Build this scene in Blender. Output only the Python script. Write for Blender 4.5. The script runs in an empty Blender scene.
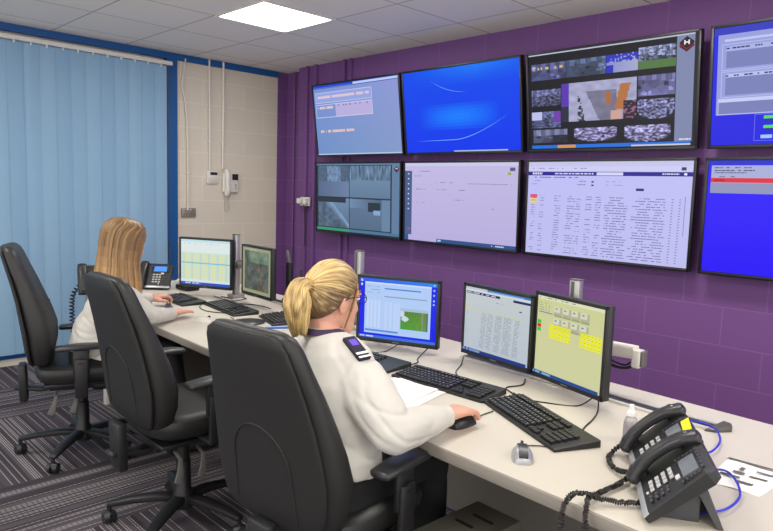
import bpy, bmesh, math, random
from mathutils import Vector, Matrix, noise
random.seed(7)
PI = math.pi
C = bpy.context.scene.collection
# ------------------------------------------------------------------ helpers
def V(*a): return Vector(a[0] if len(a) == 1 else a)
def lin(c): return tuple((x/12.92 if x <= .04045 else ((x+.055)/1.055)**2.4) for x in c)
def rgb(r, g, b): return lin((r/255, g/255, b/255))
MATS = {}
def mat(name, col, rough=.5, metal=0, spec=.5, var=0, vscale=20, bump=0, bscale=200, emit=None, es=0, alpha=1, trans=0, coat=0, sheen=0):
    if name in MATS: return MATS[name]
    m = bpy.data.materials.new(name); m.use_nodes = True
    nt = m.node_tree; b = nt.nodes['Principled BSDF']
    b.inputs['Base Color'].default_value = (*col, 1)
    b.inputs['Roughness'].default_value = rough
    b.inputs['Metallic'].default_value = metal
    b.inputs['Specular IOR Level'].default_value = spec
    b.inputs['Coat Weight'].default_value = coat
    b.inputs['Sheen Weight'].default_value = sheen
    b.inputs['Transmission Weight'].default_value = trans
    if emit: b.inputs['Emission Color'].default_value = (*emit, 1); b.inputs['Emission Strength'].default_value = es
    if var or bump:
        tc = nt.nodes.new('ShaderNodeTexCoord')
        if var:
            n = nt.nodes.new('ShaderNodeTexNoise'); n.inputs['Scale'].default_value = vscale; n.inputs['Detail'].default_value = 4
            r = nt.nodes.new('ShaderNodeMapRange'); r.inputs['To Min'].default_value = 1-var; r.inputs['To Max'].default_value = 1+var
            mx = nt.nodes.new('ShaderNodeVectorMath'); mx.operation = 'SCALE'
            mx.inputs[0].default_value = col
            nt.links.new(tc.outputs['Object'], n.inputs['Vector']); nt.links.new(n.outputs['Fac'], r.inputs['Value'])
            nt.links.new(r.outputs[0], mx.inputs['Scale']); nt.links.new(mx.outputs[0], b.inputs['Base Color'])
        if bump:
            n2 = nt.nodes.new('ShaderNodeTexNoise'); n2.inputs['Scale'].default_value = bscale; n2.inputs['Detail'].default_value = 5
            bp = nt.nodes.new('ShaderNodeBump'); bp.inputs['Strength'].default_value = bump; bp.inputs['Distance'].default_value = .01
            nt.links.new(tc.outputs['Object'], n2.inputs['Vector']); nt.links.new(n2.outputs['Fac'], bp.inputs['Height'])
            nt.links.new(bp.outputs[0], b.inputs['Normal'])
    MATS[name] = m; return m

class MB:
    """collects shapes for ONE mesh object"""
    def __init__(s, M=None): s.v = []; s.f = []; s.mi = []; s.c = {}; s.M = M or Matrix.Identity(4); s.m = 0
    def add(s, vs, fs, col=None):
        o = len(s.v); s.v += [s.M @ V(p) for p in vs]
        for f in fs:
            if col is not None: s.c[len(s.f)] = col
            s.f.append([i+o for i in f]); s.mi.append(s.m)
        return o
    def box(s, c, d, R=None, bev=0):
        x, y, z = d[0]/2, d[1]/2, d[2]/2
        if bev <= 0:
            vs = [(i*x, j*y, k*z) for i in (-1, 1) for j in (-1, 1) for k in (-1, 1)]
            fs = [(0,1,3,2),(4,6,7,5),(0,4,5,1),(2,3,7,6),(0,2,6,4),(1,5,7,3)]
        else:
            bm = bmesh.new(); bmesh.ops.create_cube(bm, size=1)
            for v in bm.verts: v.co = V(v.co.x*2*x, v.co.y*2*y, v.co.z*2*z)
            bmesh.ops.bevel(bm, geom=list(bm.edges), offset=bev, segments=2, profile=.5, affect='EDGES')
            bm.verts.index_update(); vs = [tuple(v.co) for v in bm.verts]; fs = [[v.index for v in f.verts] for f in bm.faces]; bm.free()
        M = Matrix.Translation(V(c)) @ (R.to_4x4() if R else Matrix.Identity(4))
        s.add([M @ V(p) for p in vs], fs); return s
    def rings(s, rs, closed=True, cap=True, cols=None):
        n = len(rs[0]); vs = [p for r in rs for p in r]; fs = []
        o = s.add(vs, [])
        for i in range(len(rs)-1):
            for j in range(n if closed else n-1):
                a = i*n+j; b = i*n+(j+1) % n
                if cols: s.c[len(s.f)] = cols(i, j)
                s.f.append([o+a, o+b, o+b+n, o+a+n]); s.mi.append(s.m)
        if cap and closed:
            for k, rev in ((0, True), (len(rs)-1, False)):
                cc = sum((V(p) for p in rs[k]), V(0, 0, 0))/n; ci = s.add([cc], [])
                for j in range(n):
                    a = o+k*n+j; b = o+k*n+(j+1) % n
                    if cols: s.c[len(s.f)] = cols(min(k, len(rs)-2), j)
                    s.f.append([b, a, ci] if rev else [a, b, ci]); s.mi.append(s.m)
        return s
    def loft(s, pts, rad, hint=(1, 0, 0), n=16, e=2.0, round_ends=True, cap=True, cols=None, pt=False):
        pts = [V(p) for p in pts]; px = None; rad = [(r, r) if not isinstance(r, (tuple, list)) else r for r in rad]
        rs = []
        for i, p in enumerate(pts):
            t = (pts[min(i+1, len(pts)-1)]-pts[max(i-1, 0)]).normalized()
            x = V(hint) if (not pt or i == 0) else px; x = (x-t*x.dot(t))
            if x.length < 1e-4: x = V(0, 1, 0)-t*t.y
            x.normalize(); y = t.cross(x); px = x.copy()
            def ring(q, k):
                out = []
                for j in range(n):
                    a = 2*PI*j/n; ca, sa = math.cos(a), math.sin(a)
                    out.append(q+x*(rad[i][0]*k*math.copysign(abs(ca)**(2/e), ca))+y*(rad[i][1]*k*math.copysign(abs(sa)**(2/e), sa)))
                return out
            if round_ends and i == 0:
                r = min(rad[0]); rs += [ring(p-t*r*.8, .3), ring(p-t*r*.55, .72), ring(p-t*r*.25, .93)]
            rs.append(ring(p, 1))
            if round_ends and i == len(pts)-1:
                r = min(rad[-1]); rs += [ring(p+t*r*.25, .93), ring(p+t*r*.55, .72), ring(p+t*r*.8, .3)]
        s.rings(rs, True, cap, cols); return s
    def tube(s, pts, r, n=8, res=6):
        s.loft(spline(pts, res), [r]*((len(pts)-1)*res+1), hint=(.3, .2, 1), n=n, round_ends=False, pt=True); return s
    def cyl(s, a, b, r, r2=None, n=24):
        a, b = V(a), V(b); t = (b-a).normalized(); h = V(1, 0, 0) if abs(t.x) < .9 else V(0, 1, 0)
        x = (h-t*h.dot(t)).normalized(); y = t.cross(x); r2 = r if r2 is None else r2
        s.rings([[p+x*q*math.cos(2*PI*j/n)+y*q*math.sin(2*PI*j/n) for j in range(n)] for p, q in ((a, r), (b, r2))]); return s
    def lathe(s, prof, c=(0, 0, 0), n=24):
        c = V(c); s.rings([[c+V(r*math.cos(2*PI*j/n), r*math.sin(2*PI*j/n), z) for j in range(n)] for r, z in prof]); return s
    def prism(s, poly, z0, z1):
        n = len(poly); vs = [(x, y, z0) for x, y in poly]+[(x, y, z1) for x, y in poly]
        s.add(vs, [list(range(n))[::-1], list(range(n, 2*n))]+[[i, (i+1) % n, (i+1) % n+n, i+n] for i in range(n)]); return s
    def ell(s, c, r, n=16, m=10, R=None):
        c = V(c); R = R or Matrix.Identity(3)
        s.rings([[c+R @ V(r[0]*math.sin(t)*math.cos(2*PI*j/n), r[1]*math.sin(t)*math.sin(2*PI*j/n), r[2]*math.cos(t)) for j in range(n)] for t in [PI*(i+.15)/(m+.3) for i in range(m+1)]]); return s
    def quad(s, a, b, c, d, col=None): s.add([a, b, c, d], [(0, 1, 2, 3)], col); return s
    def mesh(s, name):
        me = bpy.data.meshes.new(name); me.from_pydata([tuple(v) for v in s.v], [], s.f); me.update()
        return me
    def build(s, name, mats, parent=None, smooth=True, bevel=0, ang=35, fixn=True):
        me = s.mesh(name)
        if not isinstance(mats, (list, tuple)): mats = [mats]
        for m in mats: me.materials.append(m)
        me.polygons.foreach_set('material_index', s.mi)
        if s.c:
            ca = me.color_attributes.new('Col', 'FLOAT_COLOR', 'CORNER')
            for p in me.polygons:
                c = s.c.get(p.index, (1, 1, 1))
                for li in p.loop_indices: ca.data[li].color = (*c, 1)
        if fixn:
            bm = bmesh.new(); bm.from_mesh(me); bmesh.ops.recalc_face_normals(bm, faces=bm.faces); bm.to_mesh(me); bm.free()
        if smooth: me.shade_smooth(); me.set_sharp_from_angle(angle=math.radians(ang))
        o = bpy.data.objects.new(name, me); C.objects.link(o)
        if parent: o.parent = parent
        if bevel:
            b = o.modifiers.new('bevel', 'BEVEL'); b.width = bevel; b.segments = 2; b.limit_method = 'ANGLE'
        return o
def spline(pts, res=6):
    pts = [V(p) for p in pts]; out = []
    for i in range(len(pts)-1):
        p0 = pts[max(i-1, 0)]; p1 = pts[i]; p2 = pts[i+1]; p3 = pts[min(i+2, len(pts)-1)]
        for k in range(res):
            t = k/res
            out.append(.5*((2*p1)+(p2-p0)*t+(2*p0-5*p1+4*p2-p3)*t*t+(3*p1-p0-3*p2+p3)*t**3))
    out.append(pts[-1]); return out
def tag(o, label=None, cat=None, group=None, kind=None):
    for k, v in (('label', label), ('category', cat), ('group', group), ('kind', kind)):
        if v: o[k] = v
    return o
def thing(name, label, cat, loc=(0, 0, 0), rz=0, group=None):
    o = bpy.data.objects.new(name, None); C.objects.link(o); o.empty_display_size = .05
    o.location = loc; o.rotation_euler = (0, 0, rz); return tag(o, label, cat, group)
def struct(mb, name, m, **k):
    return tag(mb.build(name, m, **k), kind='structure')
def dup(root, loc, rz, label, group=None):
    def cp(o, par):
        c = o.copy(); C.objects.link(c); c.parent = par
        for ch in [q for q in bpy.data.objects if q.parent == o]: cp(ch, c)
        return c
    r = cp(root, None); r.location = loc; r.rotation_euler = (0, 0, rz); r['label'] = label
    if group: r['group'] = group
    return r
def bezier_noise(x, y, z, s): return noise.noise(V(x*s, y*s, z*s))

# ------------------------------------------------------------------ materials
black_leather = mat('black_leather', rgb(36, 36, 36), .45, spec=.4, var=.12, vscale=9, bump=.05, bscale=260)
shell_mat = mat('chair_shell', rgb(34, 34, 34), .55, spec=.3, bump=.03, bscale=500)
black_plastic = mat('black_plastic', rgb(26, 26, 28), .45, var=.05)
dark_plastic = mat('dark_plastic', rgb(34, 34, 37), .38)
grey_plastic = mat('grey_plastic', rgb(95, 92, 88), .5)
white_plastic = mat('white_plastic', rgb(212, 208, 200), .4, var=.02)
alu = mat('brushed_aluminium', rgb(170, 168, 165), .35, metal=.7, var=.05, vscale=60)
silver = mat('silver_plastic', rgb(170, 172, 176), .3, metal=.35)
steel_grey = mat('painted_steel', rgb(98, 95, 86), .45, var=.06, bump=.03)
desk_mat = mat('desk_laminate', rgb(196, 190, 177), .42, spec=.35, var=.02, vscale=3, bump=.01, bscale=400)
edge_mat = mat('desk_edge', rgb(128, 122, 114), .5)
panel_mat = mat('modesty_panel', rgb(120, 115, 108), .6, var=.04)
paper_mat = mat('paper', rgb(236, 234, 230), .8, var=.01)
ink = mat('printed_ink', rgb(90, 88, 88), .8)
skin = mat('skin', rgb(205, 152, 130), .5, var=.05, vscale=25, bump=.03, bscale=180)
shirt_mat = mat('white_shirt_cotton', rgb(194, 191, 184), .85, var=.02, vscale=30, bump=.06, bscale=30)
trouser = mat('black_trouser_cloth', rgb(20, 20, 23), .9, bump=.1, bscale=80)
navy = mat('navy_cloth', rgb(32, 30, 48), .85)
purple_cloth = mat('purple_cloth', rgb(95, 70, 190), .7)
cable_blue = mat('blue_cable', rgb(38, 48, 190), .4)
cable_black = mat('black_cable', rgb(22, 21, 22), .5)
yellow_st = mat('yellow_sticker', rgb(240, 225, 20), .6)

def screen_mat():
    m = bpy.data.materials.new('lit_screen'); m.use_nodes = True; nt = m.node_tree; b = nt.nodes['Principled BSDF']
    a = nt.nodes.new('ShaderNodeAttribute'); a.attribute_name = 'Col'
    b.inputs['Base Color'].default_value = (.01, .01, .012, 1); b.inputs['Roughness'].default_value = .3
    b.inputs['Specular IOR Level'].default_value = .12
    nt.links.new(a.outputs['Color'], b.inputs['Emission Color']); b.inputs['Emission Strength'].default_value = .97
    return m
SCR = screen_mat()
def hair_mat(name):
    m = bpy.data.materials.new(name); m.use_nodes = True; nt = m.node_tree; b = nt.nodes['Principled BSDF']
    a = nt.nodes.new('ShaderNodeAttribute'); a.attribute_name = 'Col'
    nt.links.new(a.outputs['Color'], b.inputs['Base Color']); b.inputs['Roughness'].default_value = .42
    b.inputs['Specular IOR Level'].default_value = .4
    return m
HAIR = hair_mat('hair_strands')

# walls with painted block courses
def block_mat(name, col, axis, line, z0=.218, strength=.5, off=0.0):
    m = bpy.data.materials.new(name); m.use_nodes = True; nt = m.node_tree; b = nt.nodes['Principled BSDF']
    tc = nt.nodes.new('ShaderNodeTexCoord'); sp = nt.nodes.new('ShaderNodeSeparateXYZ'); cb = nt.nodes.new('ShaderNodeCombineXYZ')
    nt.links.new(tc.outputs['Object'], sp.inputs[0])
    ad = nt.nodes.new('ShaderNodeMath'); ad.operation = 'ADD'; ad.inputs[1].default_value = off+9
    az = nt.nodes.new('ShaderNodeMath'); az.operation = 'SUBTRACT'; az.inputs[1].default_value = z0-.225
    nt.links.new(sp.outputs[axis], ad.inputs[0]); nt.links.new(ad.outputs[0], cb.inputs[0])
    nt.links.new(sp.outputs[2], az.inputs[0]); nt.links.new(az.outputs[0], cb.inputs[1])
    br = nt.nodes.new('ShaderNodeTexBrick'); br.inputs['Scale'].default_value = 1; br.inputs['Brick Width'].default_value = .45
    br.inputs['Row Height'].default_value = .225; br.inputs['Mortar Size'].default_value = .0045; br.inputs['Mortar Smooth'].default_value = .4
    br.inputs['Color1'].default_value = (*col, 1); br.inputs['Color2'].default_value = (*[c*.96 for c in col], 1); br.inputs['Mortar'].default_value = (*line, 1)
    nt.links.new(cb.outputs[0], br.inputs['Vector']); nt.links.new(br.outputs['Color'], b.inputs['Base Color'])
    n2 = nt.nodes.new('ShaderNodeTexNoise'); n2.inputs['Scale'].default_value = 120; nt.links.new(tc.outputs['Object'], n2.inputs['Vector'])
    s = nt.nodes.new('ShaderNodeMath'); s.operation = 'MULTIPLY_ADD'; s.inputs[1].default_value = -1.0
    nt.links.new(br.outputs['Fac'], s.inputs[0]); 
    k = nt.nodes.new('ShaderNodeMath'); k.operation = 'MULTIPLY'; k.inputs[1].default_value = .25; nt.links.new(n2.outputs['Fac'], k.inputs[0]); nt.links.new(k.outputs[0], s.inputs[2])
    bp = nt.nodes.new('ShaderNodeBump'); bp.inputs['Strength'].default_value = strength; bp.inputs['Distance'].default_value = .004
    nt.links.new(s.outputs[0], bp.inputs['Height']); nt.links.new(bp.outputs[0], b.inputs['Normal'])
    b.inputs['Roughness'].default_value = .55; b.inputs['Specular IOR Level'].default_value = .3
    return m
cream_wall = block_mat('cream_painted_block', rgb(208, 199, 184), 1, rgb(216, 208, 194), off=.17, strength=.22)
purple_wall = block_mat('purple_painted_block', rgb(112, 74, 130), 0, rgb(124, 86, 142), off=.05, strength=.25)  # lighter joint colour paints in the thin highlight along the courses
purple_plain = mat('purple_paint', rgb(108, 70, 126), .5, var=.04)
blue_paint = mat('blue_paint', rgb(0, 78, 140), .45, var=.03)
plain_wall = mat('plain_wall_paint', rgb(205, 198, 185), .7, var=.02)

def carpet():
    m = bpy.data.materials.new('striped_carpet_tiles'); m.use_nodes = True; nt = m.node_tree; b = nt.nodes['Principled BSDF']
    N = nt.nodes.new; L = nt.links.new
    tc = N('ShaderNodeTexCoord'); sp = N('ShaderNodeSeparateXYZ'); L(tc.outputs['Object'], sp.inputs[0])
    def math_(op, a, bb=None, c=None):
        n = N('ShaderNodeMath'); n.operation = op
        for i, q in enumerate((a, bb, c)):
            if q is None: continue
            if isinstance(q, (int, float)): n.inputs[i].default_value = q
            else: L(q, n.inputs[i])
        return n.outputs[0]
    # band selector along x: bands of crosswise and lengthwise laid tiles
    ph = math_('MODULO', math_('ADD', sp.outputs[0], 16.8-.62), 1.68)
    sel = math_('LESS_THAN', ph, .66)
    def stripes(coord, other):
        cell = math_('FLOOR', math_('MULTIPLY', coord, 95.0))
        wn = N('ShaderNodeTexWhiteNoise'); wn.noise_dimensions = '1D'; L(cell, wn.inputs['W'])
        t2 = math_('FLOOR', math_('MULTIPLY', coord, 26.0))
        w2 = N('ShaderNodeTexWhiteNoise'); w2.noise_dimensions = '1D'; L(t2, w2.inputs['W'])
        light = math_('GREATER_THAN', wn.outputs['Value'], .62)
        dash = math_('GREATER_THAN', math_('FRACT', math_('MULTIPLY', other, 45.0)), .3)
        fr = math_('FRACT', math_('MULTIPLY', coord, 95.0))
        thin = math_('LESS_THAN', fr, .42)
        return math_('MULTIPLY', math_('MULTIPLY', light, thin), math_('MULTIPLY_ADD', dash, .6, .4)), w2.outputs['Value']
    ax, bx = stripes(sp.outputs[0], sp.outputs[1]); ay, by = stripes(sp.outputs[1], sp.outputs[0])
    def mixf(f, a, c):
        n = N('ShaderNodeMix'); L(f, n.inputs[0]); L(a, n.inputs[2]); L(c, n.inputs[3]); return n.outputs[0]
    light = mixf(sel, ay, ax); tone = mixf(sel, by, bx)
    c1 = N('ShaderNodeMix'); c1.data_type = 'RGBA'; L(tone, c1.inputs[0]); c1.inputs[6].default_value = (*rgb(60, 56, 60), 1); c1.inputs[7].default_value = (*rgb(88, 82, 90), 1)
    c2 = N('ShaderNodeMix'); c2.data_type = 'RGBA'; L(light, c2.inputs[0]); L(c1.outputs[2], c2.inputs[6]); c2.inputs[7].default_value = (*rgb(160, 154, 154), 1)
    nz = N('ShaderNodeTexNoise'); nz.inputs['Scale'].default_value = 300; L(tc.outputs['Object'], nz.inputs['Vector'])
    bp = N('ShaderNodeBump'); bp.inputs['Strength'].default_value = .5; bp.inputs['Distance'].default_value = .004; L(nz.outputs['Fac'], bp.inputs['Height'])
    L(c2.outputs[2], b.inputs['Base Color']); L(bp.outputs[0], b.inputs['Normal']); b.inputs['Roughness'].default_value = .95; b.inputs['Specular IOR Level'].default_value = .1
    return m
def ceiling_mat():
    m = bpy.data.materials.new('ceiling_tiles'); m.use_nodes = True; nt = m.node_tree; b = nt.nodes['Principled BSDF']; N = nt.nodes.new; L = nt.links.new
    tc = N('ShaderNodeTexCoord'); mp = N('ShaderNodeMapping'); mp.inputs['Location'].default_value = (-.8935, 2.1742, 0); L(tc.outputs['Object'], mp.inputs[0])
    br = N('ShaderNodeTexBrick'); br.offset = 0; br.inputs['Scale'].default_value = 1; br.inputs['Brick Width'].default_value = .6; br.inputs['Row Height'].default_value = .6
    br.inputs['Mortar Size'].default_value = .006; br.inputs['Mortar Smooth'].default_value = .2
    br.inputs['Color1'].default_value = (*rgb(236, 231, 225), 1); br.inputs['Color2'].default_value = (*rgb(231, 226, 220), 1); br.inputs['Mortar'].default_value = (*rgb(170, 165, 160), 1)
    L(mp.outputs[0], br.inputs['Vector']); L(br.outputs['Color'], b.inputs['Base Color'])
    nz = N('ShaderNodeTexNoise'); nz.inputs['Scale'].default_value = 250; L(tc.outputs['Object'], nz.inputs['Vector'])
    bp = N('ShaderNodeBump'); bp.inputs['Strength'].default_value = .15; bp.inputs['Distance'].default_value = .003; L(nz.outputs['Fac'], bp.inputs['Height']); L(bp.outputs[0], b.inputs['Normal'])
    b.inputs['Roughness'].default_value = .85; b.inputs['Specular IOR Level'].default_value = .15
    return m

# ------------------------------------------------------------------ room
CZ = 2.664
X1, Y0 = 7.6, -6.2
struct(MB().box((X1/2, (Y0+.12)/2, -.05), (X1+.4, -Y0+.12+.4, .1)), 'floor', carpet(), smooth=False)
cb = MB()
LIGHTS = [(1.794, -1.274), (4.194, -1.274), (6.594, -1.274), (1.794, -3.674), (4.194, -3.674), (6.594, -3.674)]
xs = sorted(set([-.2, X1+.2]+[x-.3 for x, y in LIGHTS]+[x+.3 for x, y in LIGHTS])); ys = sorted(set([Y0-.2, .32]+[y-.3 for x, y in LIGHTS]+[y+.3 for x, y in LIGHTS]))
for i in range(len(xs)-1):
    for j in range(len(ys)-1):
        cx, cy = (xs[i]+xs[i+1])/2, (ys[j]+ys[j+1])/2
        if any(abs(cx-x) < .01 and abs(cy-y) < .01 for x, y in LIGHTS): continue
        cb.quad((xs[i], ys[j], CZ), (xs[i], ys[j+1], CZ), (xs[i+1], ys[j+1], CZ), (xs[i+1], ys[j], CZ))
cb.box((X1/2, Y0/2, CZ+.12), (X1+.4, -Y0+.6, .04))
struct(cb, 'ceiling', ceiling_mat(), smooth=False, fixn=False)
struct(MB().box((-.06, -.49, CZ/2), (.12, 1.22, CZ)).box((-.06, (Y0-1.1)/2, CZ/2), (.02, -Y0-1.1, CZ)), 'wall_left', cream_wall, smooth=False)
wb = MB().box((X1/2+.233, .13, CZ/2), (X1-.467+.2, .26, CZ)).box((.233, .19, CZ/2), (.468, .14, CZ)).box((.001, .06, CZ/2), (.006, .119, CZ))
struct(wb, 'wall_back', purple_wall, smooth=False)
# blue window surround
struct(MB().box((.008, (Y0)/2, CZ-.03), (.03, -Y0, .058)), 'trim_1', blue_paint, smooth=False, bevel=.003)
struct(MB().box((.0, -1.163, 1.33), (.05, .105, 2.55)), 'trim_2', blue_paint, smooth=False, bevel=.003)
struct(MB().box((.0, (Y0-1.215)/2, .085), (.05, -Y0-1.215, .055)), 'trim_3', blue_paint, smooth=False, bevel=.003)
struct(MB().box((.004, (Y0-1.215)/2, .028), (.03, -Y0-1.215, .055)), 'baseboard_left', plain_wall, smooth=False, bevel=.003)
glass = mat('window_glass', rgb(150, 175, 195), .1, spec=.5, emit=rgb(120, 165, 200), es=.25)
struct(MB().box((-.045, (Y0-1.2)/2, 1.33), (.01, -Y0-1.25, 2.45)), 'window_1', glass, smooth=False)
# ceiling light panels
lit = mat('light_diffuser', (1, 1, 1), .6, emit=(1, .965, .91), es=9.5)
lframe = mat('light_frame', rgb(225, 222, 216), .4)
for i, (x, y) in enumerate(LIGHTS):
    t = thing('ceiling_light', 'square white recessed ceiling light panel, lit' if i == 0 else 'square lit ceiling panel outside the picture', 'light', (x, y, CZ), 0, 'ceiling light panels')
    MB().box((0, 0, .008), (.56, .56, .006)).build('diffuser', lit, t, smooth=False)
    f = MB()
    for sx, sy, dx, dy in ((0, .29, .6, .02), (0, -.29, .6, .02), (.29, 0, .02, .56), (-.29, 0, .02, .56)): f.box((sx, sy, .003), (dx, dy, .02))
    f.build('frame', lframe, t, smooth=False)
# vertical blind
bt = thing('vertical_blind', 'pale blue vertical fabric blind covering the tall window on the left wall', 'blind', (.06, -1.235, .1))
slat_m = [mat('blind_fabric_%d' % k, rgb(*c), .8, var=.02, vscale=8, bump=.05, bscale=400, emit=rgb(*c), es=.02) for k, c in enumerate([(128, 162, 190), (125, 159, 188), (131, 165, 192)])]  # slight emission puts a faint glow into the fabric colour
for k in range(42):
    y = -.062-k*.1165
    m = MB(); a = math.radians(3+random.uniform(-1, 1)); dx, dy = math.sin(a)*.0635, math.cos(a)*.0635
    n = 6; r0 = []; r1 = []
    pts = [(dx*(2*i/n-1)+.004*(1-(2*i/n-1)**2)+random.uniform(-.001, .001), y+dy*(2*i/n-1)) for i in range(n+1)]
    hz = [0, .8, 1.6, 2.43]
    m.rings([[(px+.001*random.uniform(-1, 1), py, z) for px, py in pts] for z in hz], closed=False)
    so_ = m.build('slat', slat_m[k % 3], bt, fixn=False); MB().box((.024, y, 2.43), (.012, .012, .03)).build('slat_hanger', white_plastic, so_)
hr = MB().box((.0, -2.3, 2.455), (.05, 4.7, .035)); hr.build('headrail', white_plastic, bt, bevel=.003)
MB().tube([(.0, .02, 2.44), (.0, .022, 1.6), (.0, .02, .75)], .0035).box((0, .02, .78), (.012, .012, .16)).build('wand', mat('wand', rgb(70, 65, 62), .5), bt)

# ------------------------------------------------------------------ wall services
def conduit(name, pts, w, m, label, cat='conduit', group=None, clips=(), saddle=None):
    b = MB()
    b.tube(pts, w/2, n=10)
    o = b.build(name, m); tag(o, label, cat, group)
    for c in clips: MB().box(c, (.012, w*2.6, .012) if saddle == 'y' else (w*2.6, .012, .012), bev=.002).build('clip', m, o)
    return o
conduit('wall_conduit', [(.02, -1.03, 2.63), (.02, -1.05, 2.5), (.02, -1.066, 2.38), (.02, -1.03, 2.2), (.02, -1.012, 1.8), (.02, -1.01, 1.25)], .016, white_plastic, 'thin white conduit with a kinked top running down to the grey socket', clips=[(.02, -1.012, 1.6)], saddle='y')
conduit('wall_conduit', [(.02, -.79, 2.66), (.02, -.785, 2.2), (.02, -.785, 1.63)], .018, white_plastic, 'white conduit from the ceiling down to the small square keypad', clips=[(.02, -.785, 2.2), (.02, -.785, 1.9)], saddle='y')
conduit('wall_conduit', [(.02, -.64, 2.66), (.02, -.64, 2.2), (.02, -.645, 1.65)], .022, white_plastic, 'white conduit from the ceiling down to the wall intercom handset', clips=[(.02, -.64, 2.2), (.02, -.64, 1.9)], saddle='y')
for x, lab in ((.52, 'purple painted conduit down the back wall left of the televisions'), (.655, 'second purple painted conduit on the back wall, nearer the televisions')):
    tag(MB().box((x, -.014, CZ/2), (.028, .028, CZ), bev=.004).build('painted_conduit', purple_plain), lab, 'conduit')
for x, lab in ((1.07, 'purple painted conduit dropping behind the upper left television'), (1.16, 'purple painted conduit beside the first, behind the upper left television')):
    tag(MB().box((x, -.014, CZ/2), (.028, .028, CZ), bev=.004).build('painted_conduit', purple_plain), lab, 'conduit')
tag(MB().tube([(.15, .105, CZ), (.15, .105, 1.3), (.15, .105, .1)], .011).build('painted_conduit', purple_plain), 'thin purple conduit in the recessed corner of the purple wall', 'conduit')
# grey double socket
def socket(name, label, loc, rz, body, n=2):
    t = thing(name, label, 'socket', loc, rz)
    MB().box((0, -.012, 0), (.146 if n == 2 else .086, .022, .086), bev=.006).build('face_plate', body, t)
    h = MB()
    for s in ((-.036, .036) if n == 2 else (0,)):
        h.box((s, -.0235, .012), (.007, .002, .01)).box((s-.011, -.0235, -.012), (.008, .002, .006)).box((s+.011, -.0235, -.012), (.008, .002, .006))
    h.build('pin_hole', black_plastic, t, smooth=False)
    r = MB()
    for s in ((-.045, .045) if n == 2 else (0,)): r.box((s*.35, -.025, .03), (.014, .005, .01), bev=.001)
    r.build('rocker_switch', white_plastic, t)
    return t
sk = socket('wall_socket', 'grey double power socket on the cream wall below a conduit', (0, -1.0, 1.225), PI/2, mat('grey_socket', rgb(140, 132, 122), .4, metal=.3))
# keypad
t = thing('wall_keypad', 'small cream square keypad with a dark display on the cream wall', 'keypad', (0, -.757, 1.565), PI/2)
MB().box((0, -.016, 0), (.115, .03, .125), bev=.006).build('casing', white_plastic, t)
MB().box((.012, -.032, .035), (.075, .003, .026)).build('display', dark_plastic, t)
MB().box((0, -.032, -.03), (.09, .003, .045), bev=.001).build('flap', mat('off_white', rgb(198, 192, 182), .5), t)
# intercom
t = thing('wall_intercom', 'white wall intercom with hanging handset and small black screen', 'intercom', (0, -.56, 1.52), PI/2)
MB().loft([(0, -.02, -.09), (0, -.02, .09)], [(.085, .018), (.085, .018)], n=20, e=5, round_ends=False).build('casing', white_plastic, t)
MB().box((.045, -.04, .055), (.065, .004, .06)).build('display', black_plastic, t)
MB().loft(spline([(-.05, -.045, .11), (-.05, -.06, .06), (-.05, -.055, 0), (-.05, -.062, -.07), (-.05, -.045, -.11)], 4), [.022+.006*abs(i-8)/8 for i in range(17)], n=12).build('handset', white_plastic, t)
cps = [(-.05+.012*math.cos(i*1.3), -.03+.012*math.sin(i*1.3), -.12-i*.0045) for i in range(36)]
cps += [(-.04+.012*math.cos(i*1.3)+.0009*i, -.03+.012*math.sin(i*1.3), -.28+i*.0055) for i in range(34)]
MB().tube(cps, .0035, n=5, res=2).build('coiled_cord', white_plastic, t)
b = MB()
for r in range(3): b.cyl((.05, -.04, -.02-r*.02), (.05, -.043, -.02-r*.02), .006, n=10)
b.build('button', grey_plastic, t)
# white plug socket left of TV
t = socket('wall_socket', 'white power socket with a plugged in adapter left of the lower television', (.555, -.03, 1.36), 0, white_plastic)
MB().box((-.035, -.05, .005), (.05, .055, .05), bev=.006).box((.045, -.045, .0), (.045, .045, .055), bev=.006).build('plug', white_plastic, t)
MB().tube([(.0, -.05, -.02), (.02, -.04, -.05), (.0, -.01, -.3), (-.05, .02, -.6), (-.06, .02, -.8)], .004).build('power_cord', cable_black, t)

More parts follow.
